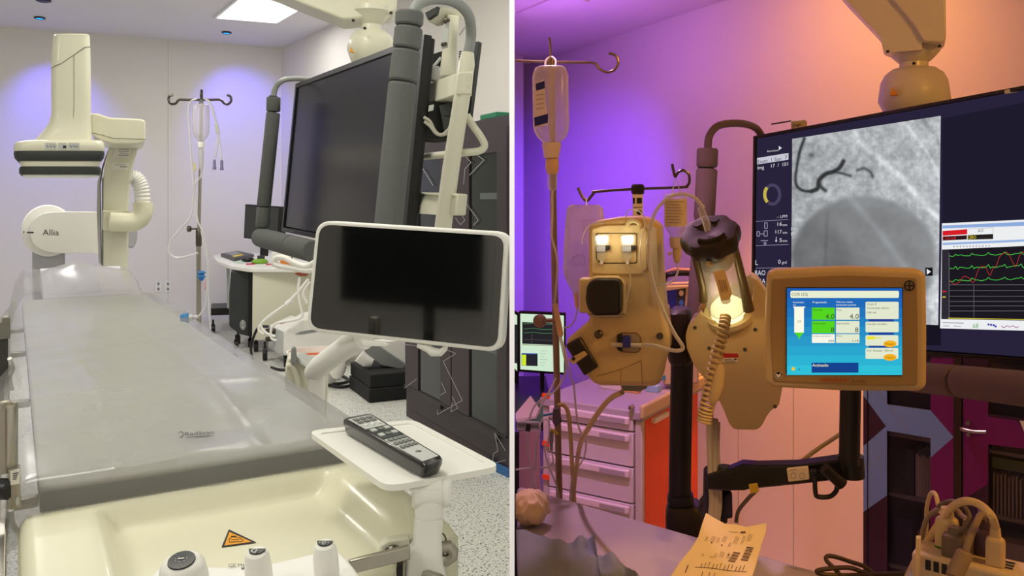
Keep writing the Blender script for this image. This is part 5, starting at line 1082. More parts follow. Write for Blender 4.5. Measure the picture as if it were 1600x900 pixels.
# transfer line in front
t2 = thing('transfer_line', 'thick clear contrast line looping from the syringe collar to the pump valve', 'tubing', P(1040, 548, 1.62))
MB(M_clear2).tube(path([(1100, 325, 1.6), (1085, 309, 1.6), (1066, 303, 1.6), (1045, 309, 1.6), (1026, 328, 1.6), (1015, 360, 1.6), (1014, 400, 1.6), (1020, 440, 1.6), (1034, 480, 1.6), (1052, 518, 1.6), (1066, 540, 1.6), (1064, 547, 1.6), (1048, 547, 1.6), (1024, 540, 1.62), (1006, 538, 1.64)]), .0036, 10).build('line', t2)
MB(M_clear).tube([P(1094, 323, 1.6), P(1104, 350, 1.595), P(1106, 362, 1.59)], [.006, .0075, .005], 12).build('luer_connector', t2)
t2 = thing('vent_line', 'thin clear line looping over the top of the pump head', 'tubing', P(1000, 460, 1.66))
for L in ([(978, 340), (981, 330), (990, 327), (1002, 333), (1008, 350), (1002, 375), (1000, 400), (1004, 425), (1020, 440), (1034, 445), (1045, 440)], [(982, 412), (985, 440), (980, 465), (976, 490)], [(897, 455), (884, 458), (880, 470), (893, 486)][:0] or [(945, 348), (920, 352), (910, 370), (909, 382)]):
    MB(M_clear2).tube(path([(x, y, 1.655) for x, y in L]), .0013, 6).build('line', t2)

# ------------------------------------------------------------------ injector's own drip pole with bag and vial
D = 1.9
t = thing('bag_pole', 'short drip pole with a cross bar rising behind the pump head', 'drip stand', P(998, 470, D))
c = P(998, 340, D)
MB(M_bst).tube([P(996, 296, D), P(998, 420, D), P(998, 470, D)], .0115, 14).build('pole', t)
MB(M_black).lathe([(.014, 0), (.015, .004), (.015, .018), (.012, .022), (0, .022)], P(996.5, 303, D), Z, 18).build('top_clamp', t)
m = MB(M_paper).px(facing(996, 320, D-.0125), [(988.5, 304), (1004.5, 304), (1005, 340), (989, 340)], .001); m.use(M_ink)
plq = facing(996, 320, D-.0125)
m.px(plq, [(995, 309), (1003, 309), (1003, 318), (995, 318)], .001, .001).px(plq, [(988.8, 309), (992, 309), (992, 318), (988.8, 318)], .001, .001).strip(plq, [(990, 324), (1003, 324)], 1, .001).px(plq, ell(999, 332, 4, 4, 12), .001, .001); m.build('label', t, flat=True)
MB(M_dsteel).tube([P(925, 300, D), P(960, 297, D), P(996, 295, D), P(1060, 293, D), P(1075, 292, D)], .0032, 8).build('cross_bar', t)
MB(M_dsteel).tube(path([(930, 299, D), (925, 305, D), (917, 314, D), (911, 309, D), (906, 300, D), (903, 293, D)]), .0032, 8).build('hook', t)
MB(M_dsteel).tube(path([(1072, 292, D), (1077, 285, D), (1076, 272, D), (1067, 266, D), (1059, 270, D), (1055, 276, D), (1052, 266, D), (1050, 256, D)]), .0032, 8).build('hook', t)
MB(M_grey).box(V((P(998, 400, D).x, 1.868, P(998, 400, D).z)), (.014, 0, 0), (0, .04, 0), Z*.02).build('mount_bracket', t, bevel=.003)
pf = facing(912, 390, D+.0)
t = thing('infusion_bag', 'milky flexible infusion bag hanging from the short pole left of the pump head', 'infusion bag', pf.pt(898, 465))
MB(clear('lilac_milky_plastic', (226, 214, 226), .48, .25)).lpx(pf, [(320, 892, 936, .004), (325, 886, 942, .008), (345, 883.5, 944.5, .016), (380, 881.5, 944, .022), (420, 880, 940, .024), (432, 882, 935, .022), (445, 888, 922, .016), (455, 894, 912, .008), (462, 896, 906, .004)], 3, 24).build('body', t, ang=60)
MB(mat('pink_port', (222, 176, 160), .5)).tube([pf.pt(900, 458), pf.pt(901, 475), pf.pt(902, 482)], [.006, .005, .003], 10).build('port', t)
MB(M_clear2).tube(path([(917, 322, D-.05), (916, 315, D-.02), (917, 310, D)]), .002, 6).build('hanger', t)
m = MB(mat('faint_print', (150, 120, 150), .6))
for L in ([(906, 345), (930, 343)], [(912, 346), (912, 370), (916, 370), (916, 346)], [(890, 410), (896, 400), (912, 396), (914, 412), (894, 414)], [(884, 355), (890, 352)]): m.strip(pf, L, .6, .025)
m.build('embossed_print', t, flat=True)
MB(M_clear2).tube(path([(902, 482, D-.05), (898, 500, D-.05), (890, 510, D-.05), (880, 512, D-.05)]), .0018, 6).build('line', t)
pf = facing(1055, 335, D-.03)
t = thing('contrast_vial', 'small upside down vial with printed label hanging at the right hook of the short pole', 'vial', pf.pt(1057, 375))
MB(M_clear).lpx(pf, [(303, 1040, 1071, .022), (306, 1037, 1073, .026), (352, 1038, 1073, .026), (360, 1041, 1070, .024), (366, 1046, 1067, .016), (372, 1047, 1066, .014)], 2.2, 24).build('bottle', t, ang=60)
m = MB(mat('vial_label', (214, 196, 168), .6)).lpx(pf, [(311, 1037, 1073.5, .0265), (354, 1038, 1073.5, .0265)], 2.2, 24)
m.use(M_grey)
for k in range(8): m.strip(pf, [(1040, 315+k*4.6), (1069-(k*7 % 9), 315.5+k*4.6)], 1, .0275)
m.build('label', t)
MB(mat('vial_cap', (205, 190, 172), .45)).lpx(pf, [(371, 1046, 1067, .015), (382, 1046, 1067, .015), (388, 1048, 1065, .012)], 2.4, 18).build('cap', t)
MB(M_tan).lpx(pf, [(387, 1051, 1065, .009), (400, 1051, 1064.5, .008), (409, 1053, 1062, .006), (411, 1056, 1060, .003)], 2.4, 14).build('spike', t)
MB(M_tan).ball(pf.pt(1046.5, 396), .005, n=8).build('vent_cap', t)
MB(M_clear2).tube(path([(1058, 411, D-.03), (1059, 425, D-.03), (1052, 438, D-.03), (1044, 443, D-.03)]), .0022, 6).build('line', t)
MB(M_clear2).tube([pf.pt(1049, 305), pf.pt(1056, 277, -.03), pf.pt(1064, 304)], .0018, 6).build('hanger', t)

# ------------------------------------------------------------------ injector console and its arm
D = 1.47
pf = facing(1322, 515, D, 18)
t = thing('injector_console', 'tan touch console with lit blue programme screen on a black arm', 'control screen', P(1325, 740, 1.52))
hs = MB(M_tan).px(pf, rnd([(1198, 427), (1208, 421.5), (1322, 417.5), (1436, 421), (1447, 429), (1448.5, 520), (1448, 604), (1438, 612), (1330, 612), (1208, 606), (1196.5, 598), (1194.5, 510)], 7, 4), .05, .0).build('housing', t, bevel=.008, seg=3)
MB(mat('bezel_tan', (160, 134, 88), .5)).px(pf, rnd([(1206, 436), (1320, 430), (1432, 434), (1434, 520), (1433, 602), (1330, 601), (1208, 595), (1204, 520)], 5), .004, .003).build('bezel', t, bevel=.001)
sp = lambda q: q
m = MB(lit((38, 96, 176)))
def R4(c, x0, y0, x1, y1, o): m.use(lit(c)).poly(pf.pts([(x0, y1), (x1, y1), (x1, y0), (x0, y0)], o)[::-1])
def RR(c, x0, y0, x1, y1, o, r=2.5): m.use(lit(c)).poly([p for p in pf.pts(rnd([(x0, y0), (x1, y0), (x1, y1), (x0, y1)], r), o)])
def TX(c, s, x, y, h, w=None): m.use(lit(c)).text(pf, s, x, y, h, w, off=.0058)
for k in range(9):
    q = k/8; c = (int(30+18*q), int(92+100*q), int(180+36*q)); R4(c, 1229.5, 450+135*k/9, 1409, 450+135*(k+1)/9+.1, .0045)
cr = (226, 232, 205)
RR((232, 238, 210), 1235, 454, 1404, 465, .005); TX((90, 88, 84), 'COR IZQ', 1237, 461.5, 4.6, 25)
TX((240, 245, 240), 'Suministr.', 1239, 473, 2.8, 18); TX((240, 245, 240), 'ml', 1239, 477, 2.4, 4)
R4((245, 245, 225), 1239.5, 478.5, 1258, 480.5, .005); R4((250, 250, 228), 1241, 480, 1256, 519, .005)
m.use(lit((80, 214, 40))).poly(pf.pts([(1241, 519), (1256, 519), (1250, 526), (1248.5, 531), (1247, 526)], .005)); TX((120, 120, 110), '24', 1246, 503, 3.4, 5)
TX((245, 248, 240), 'Programado', 1269.5, 473, 3, 22); TX((245, 248, 240), 'Valores reales', 1306, 472.5, 2.8, 26); TX((245, 248, 240), 'inyeccion previa', 1306, 477, 2.8, 31)
gr = (84, 214, 32)
for c, x0, y0, x1, y1 in ((gr, 1268.5, 480, 1304, 499), (gr, 1268.5, 501, 1304, 520), ((246, 246, 232), 1268.5, 521.5, 1304, 535), (cr, 1306, 480, 1342.5, 499), (cr, 1306, 501, 1342.5, 520), (cr, 1306, 521.5, 1342.5, 535)): R4(c, x0, y0, x1, y1, .005)
dk = (56, 52, 50)
for s, x, y, h, w in (('Caudal', 1269.5, 485, 3, 15), ('4.0', 1289.5, 497.5, 8, 14), ('Volumen', 1269.5, 506, 3, 20), ('8', 1298, 518.5, 8, 5.5), ('Limite presion', 1270, 525.5, 2.6, 28), ('300', 1294, 533.5, 3.6, 9), ('Pico', 1307, 485, 3, 8), ('4.0', 1327, 497.5, 8, 14.5), ('Inyectado', 1307, 506, 3, 20), ('8', 1335.5, 518.5, 8, 5.5), ('Pico', 1307, 525.5, 2.8, 8), ('114', 1332, 533.5, 3.6, 9)): TX(dk, s, x, y, h, w)
nv = (36, 62, 150)
for x0, y0, x1, y1 in ((1357, 497.5, 1396, 502), (1357, 519, 1396, 522.5), (1357, 539.5, 1396, 542.5)): R4(nv, x0, y0, x1, y1, .0047)
for x0, y0, x1, y1 in ((1352, 471, 1403.5, 498), (1352, 502, 1403.5, 518.5), (1352, 523, 1403, 539.5), (1352, 543, 1403, 560)): RR(cr, x0, y0, x1, y1, .005, 2)
for s, x, y, w in (('Caso 0', 1354, 476, 15), ('Contraste admin.', 1354, 482, 35), ('100 ml', 1354, 489, 14), ('Caudal variable', 1354, 507, 31), ('Vol. llenado: 100 ml', 1354, 548.5, 40)): TX(dk, s, x, y, 3.2, w)
RR((238, 226, 40), 1354, 525, 1366, 529.5, .0055, .5); R4((230, 220, 60), 1366, 526.3, 1376, 528, .0055)
for y in (536.5, 557.5): m.use(lit((242, 176, 30))).poly(pf.pts(ell(1390, y, 10.2, 5.3, 24), .0053))
TX((130, 80, 20), 'Purgar', 1383, 538, 3, 14); TX((130, 80, 20), 'Llenar', 1384, 559, 3, 12)
R4((22, 66, 142), 1268, 566, 1341, 581.5, .005); TX((250, 240, 190), 'Activado', 1269, 572, 5, 25)
RR((236, 196, 60), 1237, 573, 1242, 578, .005, .5); TX((20, 30, 60), 'A', 1247, 578, 4, 3)
MB(M_black).px(pf, [(1228, 448.7), (1410.5, 449), (1408.5, 586.5), (1228, 583.5)], .003, .0042).build('screen_rim', t)
m.build('screen', t, flat=True, label='lit blue screen with coloured value boxes')
m = MB(M_ink); m.tube([pf.pt(x, y, .0035) for x, y in ell(1420.5, 446, 7.6, 7.6, 24)]+[pf.pt(1428.1, 446, .0035)], .0011, 6); m.tube([pf.pt(1420.5, 439, .0035), pf.pt(1420.5, 453, .0035)], .0011, 6); m.tube([pf.pt(1413.5, 446, .0035), pf.pt(1427.5, 446, .0035)], .0011, 6); m.build('cross_emblem', t, label='dark circled cross emblem')
m = MB(M_ink).px(pf, ell(1216.5, 585, 6.4, 6.4, 24), .001, .0042); m.use(M_paper).tube([pf.pt(x, y, .0045) for x, y in ell(1216.5, 585, 5.6, 5.6, 20)], .0005, 4); m.px(pf, [(1212.5, 583), (1216.5, 585), (1220, 582), (1220, 587), (1216.5, 589), (1213, 587)], .0006, .0048); m.build('manual_icon', t, label='round dark manual icon')
m = MB(mat('red_lettering', (196, 44, 26), .5)).text(pf, 'MEDRAD', 1283, 595.5, 5.6, 42, off=.0045); m.use(mat('taupe_lettering', (112, 92, 74), .5)).text(pf, 'Avanta', 1330, 597, 5, 22, off=.0045); m.build('lettering', t, flat=True, label='red and taupe lettering')
MB(M_black).tube([P(1329, 600, 1.535), P(1327, 725, 1.535)], .0185, 18).build('console_post', t)
MB(M_tan).tube(path([(1338, 612, 1.56), (1336, 660, 1.57), (1310, 680, 1.6), (1280, 700, 1.62), (1250, 722, 1.63)]), .004, 8).build('console_cable', t)
m = MB(M_black).prism([P(1345, 718, 1.53), P(1338, 715, 1.53), P(1250, 727, 1.57), P(1185, 728, 1.62), P(1160, 726, 1.64), P(1132, 738, 1.66), P(1104, 742, 1.68), P(1104, 766, 1.68), P(1135, 768, 1.66), P(1165, 765, 1.64), P(1185, 764, 1.62), P(1255, 757, 1.57), P(1310, 750, 1.54), P(1342, 748, 1.53)], V((.012, .04, 0))); m.build('swing_arm', t, bevel=.006, seg=3)
MB(M_black).tube([P(1331, 745, 1.55), P(1329, 712, 1.55)], .023, 18).build('arm_socket', t)
MB(M_black).tube([P(1117, 812, 1.78), P(1119, 735, 1.76)], .026, 18).build('arm_hub', t)
MB(M_dgrey).tube([P(1133, 742, 1.68), P(1133, 728, 1.68)], .014, 14).build('pivot_cap', t)
MB(M_black).prism([P(1094, 790, 1.80), P(1104, 778, 1.80), P(1145, 768, 1.72), P(1146, 812, 1.72), P(1100, 815, 1.80)], V((.0, .03, 0))).build('clamp_block', t, bevel=.006)
pq = facing(1247, 741, 1.555, 30)
j = MB(mat('off_white_box', (214, 200, 178), .5)).px(pq, rnd([(1229, 732), (1262, 728.5), (1265, 749, ), (1232, 753)], 2), .008, .002).build('switch_plate', t, bevel=.002)
m = MB(M_grey)
for x in (1240, 1254): m.tube([pq.pt(a, b, .0022) for a, b in ell(x, 743, 4.2, 4.6, 18)], .0005, 4)
m.strip(pq, [(1234, 734), (1244, 733)], 1, .0026); m.build('switch_print', j, flat=True)
MB(M_black).tube([P(1288, 731, 1.52), P(1316, 757, 1.52)], [.0105, .0115], 14).build('lock_handle', t)
MB(M_black).px(facing(1270, 737, 1.55), [(1265, 733), (1276, 733), (1277, 743), (1266, 743)], .02, .01).build('latch', t, bevel=.002)
MB(M_black).tube(path([(1273, 745, 1.53), (1274, 768, 1.53), (1278, 776, 1.53), (1296, 776, 1.53), (1306, 768, 1.53), (1308, 760, 1.53)]), .0045, 8).build('cable_loop', t)
MB(mat('yellow_black_tag', (186, 158, 52), .6)).px(facing(1178, 763, 1.6), [(1170, 757), (1183, 755), (1186, 766, ), (1173, 769)], .01, .008).build('id_tag', t)
MB(mat('olive_cable', (110, 96, 66), .5)).tube(path([(1180, 768, 1.62), (1168, 780, 1.66), (1154, 798, 1.72), (1150, 815, 1.74)]), .004, 8).build('arm_cable', t)

# ------------------------------------------------------------------ suspended monitor of the purple room
t = thing('suspended_monitor', 'huge lit monitor showing a heart X-ray and traces, hung from a ceiling boom', 'monitor', P(1400, 560, 2.7))
TL, BL = P(1180, 216, 3.1), P(1172, 528, 3.1); TRx, BRx = P(1600, 139, 2.31), P(1600, 557, 2.31)
a = (TRx-TL)*1.42; b_ = ((BL-TL)+(BRx-TRx))/2; nS = a.cross(b_).normalized()
if nS.y > 0: nS = -nS
pm = Plane(TL, nS)
m = MB(M_black); frame_ring(m, MS, -.004, 1.0, -.012, 1.02, .008, .016, .006, .05, nS); m.build('bezel', t, bevel=.002)
MB(M_black).prism([MS(0, 0, -.012), MS(1, 0, -.012), MS(1, 1, -.012), MS(0, 1, -.012)], nS*-.05).build('back_housing', t)
m = MB(lit((40, 34, 58))); m.poly([MS(0.002, .0, -.003), MS(1, .0, -.003), MS(1, 1, -.003), MS(.002, 1, -.003)])
def q4(c, L, o=-.001): m.use(lit(c)).poly(pm.pts(L, o))
q4((30, 28, 44), [(1472, 185), (1600, 160), (1700, 140), (1700, 336), (1600, 343), (1472, 349)])
q4((24, 20, 34), [(1180, 500), (1470, 506), (1470, 540), (1180, 530)])
# side column of the exam screen
wh = (214, 214, 222); gy = (160, 156, 180)
q4((200, 200, 212), [(1183, 247), (1232, 239), (1232, 249.5), (1183, 257)], 0)
m.use(lit((60, 56, 74))).text(pm, 'Exam  1', 1184, 256, 6, 22, sl=-.16, off=.0006).text(pm, 'Sec  7', 1210, 252, 6, 20, sl=-.16, off=.0006)
m.use(lit(wh)).text(pm, 'Img', 1184, 265, 5.6, 10, sl=-.13, off=.0006).text(pm, '17  /  101', 1205, 262, 5.6, 26, sl=-.13, off=.0006).text(pm, 'Revision', 1199, 238, 3, 17, sl=-.12, off=.0006)
m.poly(pm.pts([(1217, 228), (1222, 231), (1217, 235)], .0006))
m.use(lit((72, 66, 96))); A_ = [(x, y) for x, y in ell(1207, 304, 11.5, 15, 24, 190, 480)]
for p, q in zip(A_, A_[1:]): m.strip(pm, [p, q], 5, .0004)
m.use(lit((196, 178, 80))); A_ = [(x, y) for x, y in ell(1207, 304, 12, 15.5, 10, 130, 225)]
for p, q in zip(A_, A_[1:]): m.strip(pm, [p, q], 5, .0006)
m.use(lit(wh)).text(pm, '– LPM', 1214, 341, 4.6, 16, sl=-.07, off=.0006).text(pm, '16', 1215, 353, 6, 7, sl=-.05, off=.0006).text(pm, 'cm', 1223, 353, 4, 7, off=.0006).text(pm, '117', 1212, 365, 6, 9.5, off=.0006).text(pm, 'cm', 1223, 365, 4, 7, off=.0006).text(pm, '5', 1218, 378, 6, 4, off=.0006).text(pm, 'cm', 1223, 378, 4, 7, off=.0006).text(pm, 'L', 1180.5, 414, 8, 4, off=.0006).text(pm, '0', 1216, 412, 6.5, 4, off=.0006).text(pm, 'grd', 1222, 412, 4.5, 7, off=.0006).text(pm, 'RAO', 1180, 430, 8, 16, off=.0006).text(pm, 'CRA', 1180, 443, 8, 16, off=.0006).text(pm, 'H', 1236.5, 360, 5, 4, off=.0008).text(pm, 'P', 1236.5, 368, 5, 4, off=.0008)
m.strip(pm, [(1213, 370), (1213, 378)], .9, .0006).strip(pm, [(1211.5, 375.5), (1213, 378), (1214.5, 375.5)], .8, .0006)
m.use(lit(gy))
for y, s in ((346, -3), (384, -2), (419, -1), (445, 0)): m.strip(pm, [(1181, y), (1232, y+s)], .6, .0006)
for L in ([(1195, 348), (1199, 348), (1199, 357), (1195, 357), (1195, 348)], [(1183, 362), (1187, 362), (1187, 369), (1183, 369), (1183, 362)], [(1188, 365.5), (1193, 365.5)], [(1194, 361), (1199, 360), (1199, 369), (1194, 369), (1194, 361)], [(1189, 376), (1200, 376)], [(1194, 379), (1197, 379), (1197, 382), (1194, 382), (1194, 379)]): m.strip(pm, L, 1, .0006)
m.build('screen', t, flat=True, label='dark exam screen with white text column')
# the X-ray picture
XQ = [(1238, 217), (1470, 181), (1466, 508), (1236, 500)]
def seg(px, py, L):
    d = 1e9
    for (x0, y0), (x1, y1) in zip(L, L[1:]):
        dx, dy = x1-x0, y1-y0; k = max(0, min(1, ((px-x0)*dx+(py-y0)*dy)/(dx*dx+dy*dy))); d = min(d, math.hypot(px-x0-k*dx, py-y0-k*dy))
    return d
def ctm(L, n=5): return [(v.x, v.y) for v in cat([(x, y, 0) for x, y in L], n)]
cath = ctm([(1257, 216), (1250, 236), (1245, 262), (1243, 280), (1246, 292), (1256, 298), (1268, 299)])
ves = ctm([(1268, 299), (1278, 294), (1280, 282), (1290, 272), (1303, 268), (1312, 262), (1318, 252)])
v2 = ctm([(1280, 284), (1283, 292), (1290, 298)]); v3 = ctm([(1306, 269), (1316, 271), (1329, 275)]); v4 = ctm([(1340, 266), (1350, 263), (1360, 269), (1364, 276)])
ribs = [(ctm([(1335, 200), (1345, 225), (1375, 248), (1400, 270), (1425, 297), (1445, 320), (1470, 345)]), 5, .13), (ctm([(1410, 188), (1440, 225), (1460, 260), (1472, 290)]), 3, .09), (ctm([(1440, 185), (1462, 215), (1472, 240)]), 4, -.07)]
NX, NY = 190, 230; vs = []; cols = []
for j in range(NY+1):
    for i in range(NX+1):
        s, q = i/NX, j/NY
        x = (XQ[0][0]*(1-s)+XQ[1][0]*s)*(1-q)+(XQ[3][0]*(1-s)+XQ[2][0]*s)*q; y = (XQ[0][1]*(1-s)+XQ[1][1]*s)*(1-q)+(XQ[3][1]*(1-s)+XQ[2][1]*s)*q
        vs.append(pm.pt(x, y, .0004))
        v = .70+.10*NZ.noise(V((x*.035, y*.035, 0)))+.10*NZ.noise(V((x*.1, y*.1, 3)))+.07*NZ.noise(V((x*.22, y*.22, 5)))
        de = math.hypot((x-1350)/118, (y-405)/102)-1            # heart and diaphragm shadow
        k = sm(-de, -.02, .10); v = v*(1-k)+k*(.53+.05*NZ.noise(V((x*.02, y*.03, 7)))+.02*NZ.noise(V((x*.09, y*.09, 3))))
        de2 = math.hypot((x-1275)/60, (y-415)/90)-1; v -= .045*sm(-de2, -.05, .35)*k
        v -= .10*math.exp(-(abs(x-1290+.05*(y-400))/3)**2)*sm(y, 325, 345)*sm(380, 0, y)*.4
        v += .06*math.exp(-(seg(x, y, [(1330, 310), (1380, 370), (1430, 440)])/6)**2)*k
        for L, wd, am in ribs: v += am*math.exp(-(seg(x, y, L)/wd)**2)
        if y > 430: v += .12*math.exp(-((x-1462)/10)**2)
        v += .04*(x-1350)/110-.03*max(0, (y-300)/200)
        dk_ = 0
        dk_ = max(dk_, .8*math.exp(-(seg(x, y, cath)/2.4)**2), .78*math.exp(-(seg(x, y, ves)/(3.6))**4), .72*math.exp(-(seg(x, y, v2)/3)**2), .6*math.exp(-(seg(x, y, v3)/2.4)**2), .55*math.exp(-(seg(x, y, v4)/2.6)**2), .4*math.exp(-(math.hypot(x-1268, y-242)/4)**2))
        v = max(.03, min(.97, v*(1-dk_*.88))); cols.append((v*.97, v*.985, v))
fs = [(j*(NX+1)+i, j*(NX+1)+i+1, (j+1)*(NX+1)+i+1, (j+1)*(NX+1)+i) for j in range(NY) for i in range(NX)]
mx_ = bpy.data.materials.new('xray_display'); mx_.use_nodes = True; nt = mx_.node_tree; nt.nodes.clear()
at = nt.nodes.new('ShaderNodeVertexColor'); at.layer_name = 'xray'; em = nt.nodes.new('ShaderNodeEmission'); oo = nt.nodes.new('ShaderNodeOutputMaterial')
nt.links.new(at.outputs[0], em.inputs[0]); nt.links.new(em.outputs[0], oo.inputs[0])
xo = MB(mx_).add(vs, fs).build('xray_image', t, flat=True, label='grey X-ray picture of a heart with dark vessels')
ca_ = xo.data.color_attributes.new('xray', 'FLOAT_COLOR', 'POINT')
for i, c in enumerate(cols): ca_.data[i].color = (*lin([x*255 for x in c]), 1)
m = MB(lit((20, 20, 24))).poly(pm.pts([(1446, 418), (1457.5, 418), (1457.5, 431), (1446, 431)], .0008)); m.use(lit((235, 235, 235))).poly(pm.pts([(1448.5, 420), (1455, 424.5), (1448.5, 429)], .0012)); m.build('play_mark', xo, flat=True)
# the trace window
m = MB(lit((236, 238, 240)))
def sl(x, y): return y+(-.058 if y < 420 else (.02 if y > 490 else -.03))*(x-1472)
q4((236, 238, 240), [(1472, 349), (1720, 338), (1720, 520), (1469, 513)], .0004)
q4((140, 170, 220), [(1473, 352.5), (1720, 341), (1720, 349), (1473, 357)], .0008)
q4((214, 30, 40), [(1473, 361), (1511.5, 358), (1511.5, 366), (1473, 368.5)], .0008); q4((40, 22, 26), [(1473, 369.5), (1511, 367.5), (1511, 374), (1473, 376)], .0008)
q4((36, 34, 30), [(1512, 367.5), (1552, 365.5), (1552, 373.5), (1512, 374.5)], .0008)
m.use(lit((200, 40, 44))).text(pm, '120/68', 1474, 375, 4.6, 20, sl=-.05, off=.0012)
m.use(lit((230, 210, 60))).text(pm, 'CERO', 1512.5, 373.5, 5, 13, sl=-.05, off=.0012)
m.use(lit((90, 90, 96))).text(pm, 'AO', 1528, 362.8, 5, 9, sl=-.05, off=.0012)
m.use(lit((150, 150, 160))); m.strip(pm, [(1512, 358), (1552, 355.5), (1552, 365)], .5, .001)
q4((150, 178, 224), [(1473, 379.5), (1720, 369), (1720, 372.5), (1473, 383)], .0008)
m.use(lit((120, 130, 150)))
for k in range(12): m.strip(pm, [(1490+k*5, 385.2-k*.1), (1492+k*5, 385.1-k*.1)], 1.6, .001)
q4((28, 24, 32), [(1472, 390), (1720, 379), (1720, 503), (1471, 498.5)], .0008)
q4((46, 42, 52), [(1472, 390), (1483, 389.5), (1483, 498), (1471, 498)], .001)
g = lit((70, 190, 70)); random.seed(3)
for y0 in (400, 419, 439):
    L = []
    for k in range(40):
        x = 1484+k*3.2; L.append((x, y0-(x-1484)*.032+(.8*math.sin(k*.9))+(-3 if k % 8 == 3 else 0)+(2.6 if y0 == 419 and k % 8 == 4 else 0)+random.uniform(-.4, .4)))
    m.use(g).strip(pm, L, 1, .0016)
rr_ = ctm([(1484, 438), (1492, 444), (1500, 440), (1506, 432), (1514, 434), (1522, 441), (1530, 420), (1540, 417), (1547, 430), (1552, 420), (1558, 414), (1562, 402), (1570, 395), (1576, 396), (1583, 410), (1588, 416), (1594, 399), (1602, 394), (1612, 412)])
m.use(lit((176, 52, 40))).strip(pm, rr_, .9, .002)
m.use(lit((120, 116, 124)))
for y in (445, 454, 463, 471, 478, 486): m.strip(pm, [(1484, y), (1720, y-.4)], .6, .0014)
m.strip(pm, [(1522, 445), (1522, 497)], .5, .0014).strip(pm, [(1483.5, 395), (1483.5, 497)], .7, .0014)
m.use(lit((205, 190, 60))).strip(pm, [(1482, 497), (1720, 501.5)], 1.3, .0016); m.use(lit((205, 40, 40))).strip(pm, [(1473, 455.5), (1479, 455.3)], 2, .0016); m.use(lit((205, 190, 60))).strip(pm, [(1473, 464), (1478, 464)], 2, .0016)
m.use(lit((84, 176, 60))).text(pm, '68', 1520.5, 512.5, 7.5, 8.5, off=.0012); m.use(lit((60, 50, 170)))
for x, y in ((1545, 507), (1549, 507.5), (1553, 508), (1556, 510)): m.strip(pm, [(x-1.6, y), (x+1.6, y)], 3, .0012)
m.use(lit((170, 90, 150))).strip(pm, ctm([(1565, 509), (1569, 512), (1573, 509), (1578, 511), (1583, 509), (1588, 512), (1592, 510)]), 1.2, .0012)
m.use(lit((150, 150, 160))).strip(pm, [(1473, 504), (1506, 505)], 1.4, .0012).strip(pm, [(1474, 509), (1484, 509.3)], 1, .0012).strip(pm, [(1490, 509.5), (1502, 509.8)], 1, .0012)
m.build('trace_window', t, flat=True, label='pressure and heart trace window')
foam([(1105.5, 232, 2.92), (1104.5, 264, 2.92), (1100, 345, 2.92), (1088, 500, 2.92)], .0365, M_foamw)
MB(M_dgrey).tube([P(1105, 234, 2.92), P(1088, 498, 2.92)], .028, 14).build('grip_core', t)
MB(M_foamw).tube(path([(1106, 236, 2.92), (1108, 214, 2.93), (1120, 198, 2.96), (1140, 193, 3.0), (1165, 194, 3.05), (1182, 201, 3.1), (1192, 216, 3.16)]), .0135, 12).build('handle_tube', t)
foam([(1420, 588, 2.5), (1500, 596, 2.28), (1640, 612, 1.98)], .044, M_foamw)
MB(mat('shade_cream', (200, 182, 140), .5)).px(facing(1248, 197, 2.97), rnd([(1236, 189), (1258, 187), (1261, 190), (1261, 204), (1236, 207)], 1.5), .05).build('top_bracket', t, bevel=.003)
m = MB(M_dsteel).tube([P(1205, 194, 3.0), P(1236, 189, 2.97)], .0028, 8)
for q in ((1242, 195), (1249, 194.5)): m.lathe([(.005, 0), (.005, .004)], facing(1248, 197, 2.965).pt(*q), (0, -1, 0), 10)
m.build('bracket_wire', t)
MB(M_lgrey).px(facing(1585, 140, 2.33), rnd([(1569, 141), (1590, 136), (1620, 132), (1620, 139), (1570, 147)], 1), .03).build('sensor_bar', t, bevel=.003)
# boom of the purple room
bo = facing(1430, 30, 2.75)
MB(M_cream).px(bo, rnd([(1240, -90), (1400, -90), (1440, -20), (1477, 30), (1478, 62), (1472, 68), (1440, 66), (1442, 78), (1392, 82), (1379, 77), (1376, 58), (1323, 2)], 4), .12, .0).build('boom_arm', t, bevel=.012, seg=3)
MB(M_cream).px(bo, rnd([(1394, -90), (1476, -90), (1478, 60), (1472, 68), (1443, 66), (1428, 40), (1394, 0)], 4), .14, .02).build('boom_cover', t, bevel=.012, seg=3)
cz = bo.pt(1330, -60, -.08); MB(M_cream).tube([cz, V((cz.x, cz.y, HR))], .075, 18).build('ceiling_column', t)
knuckle(1428, 2.84, [(76, 38), (82, 37), (90, 30), (97, 23), (98, 20.5), (106, 21), (108, 32), (116, 42), (128, 48), (142, 50), (158, 52), (170, 46), (185, 38)], 0, M_cream, 'swivel_joint')
m = MB(mat('amber_label', (235, 158, 30), .5)).px(facing(1397, 143, 2.755), [(1394, 135.5), (1390.5, 149), (1403, 148)], .02); m.build('warning_triangle', t)
m = MB(M_dgrey)
for q in ((1387, 80.5, 2.74), (1468, 72, 2.72), (1428, 99, 2.78), (1472, 154, 2.75)): m.ball(P(*q), .006, n=8)
m.build('screw', t)

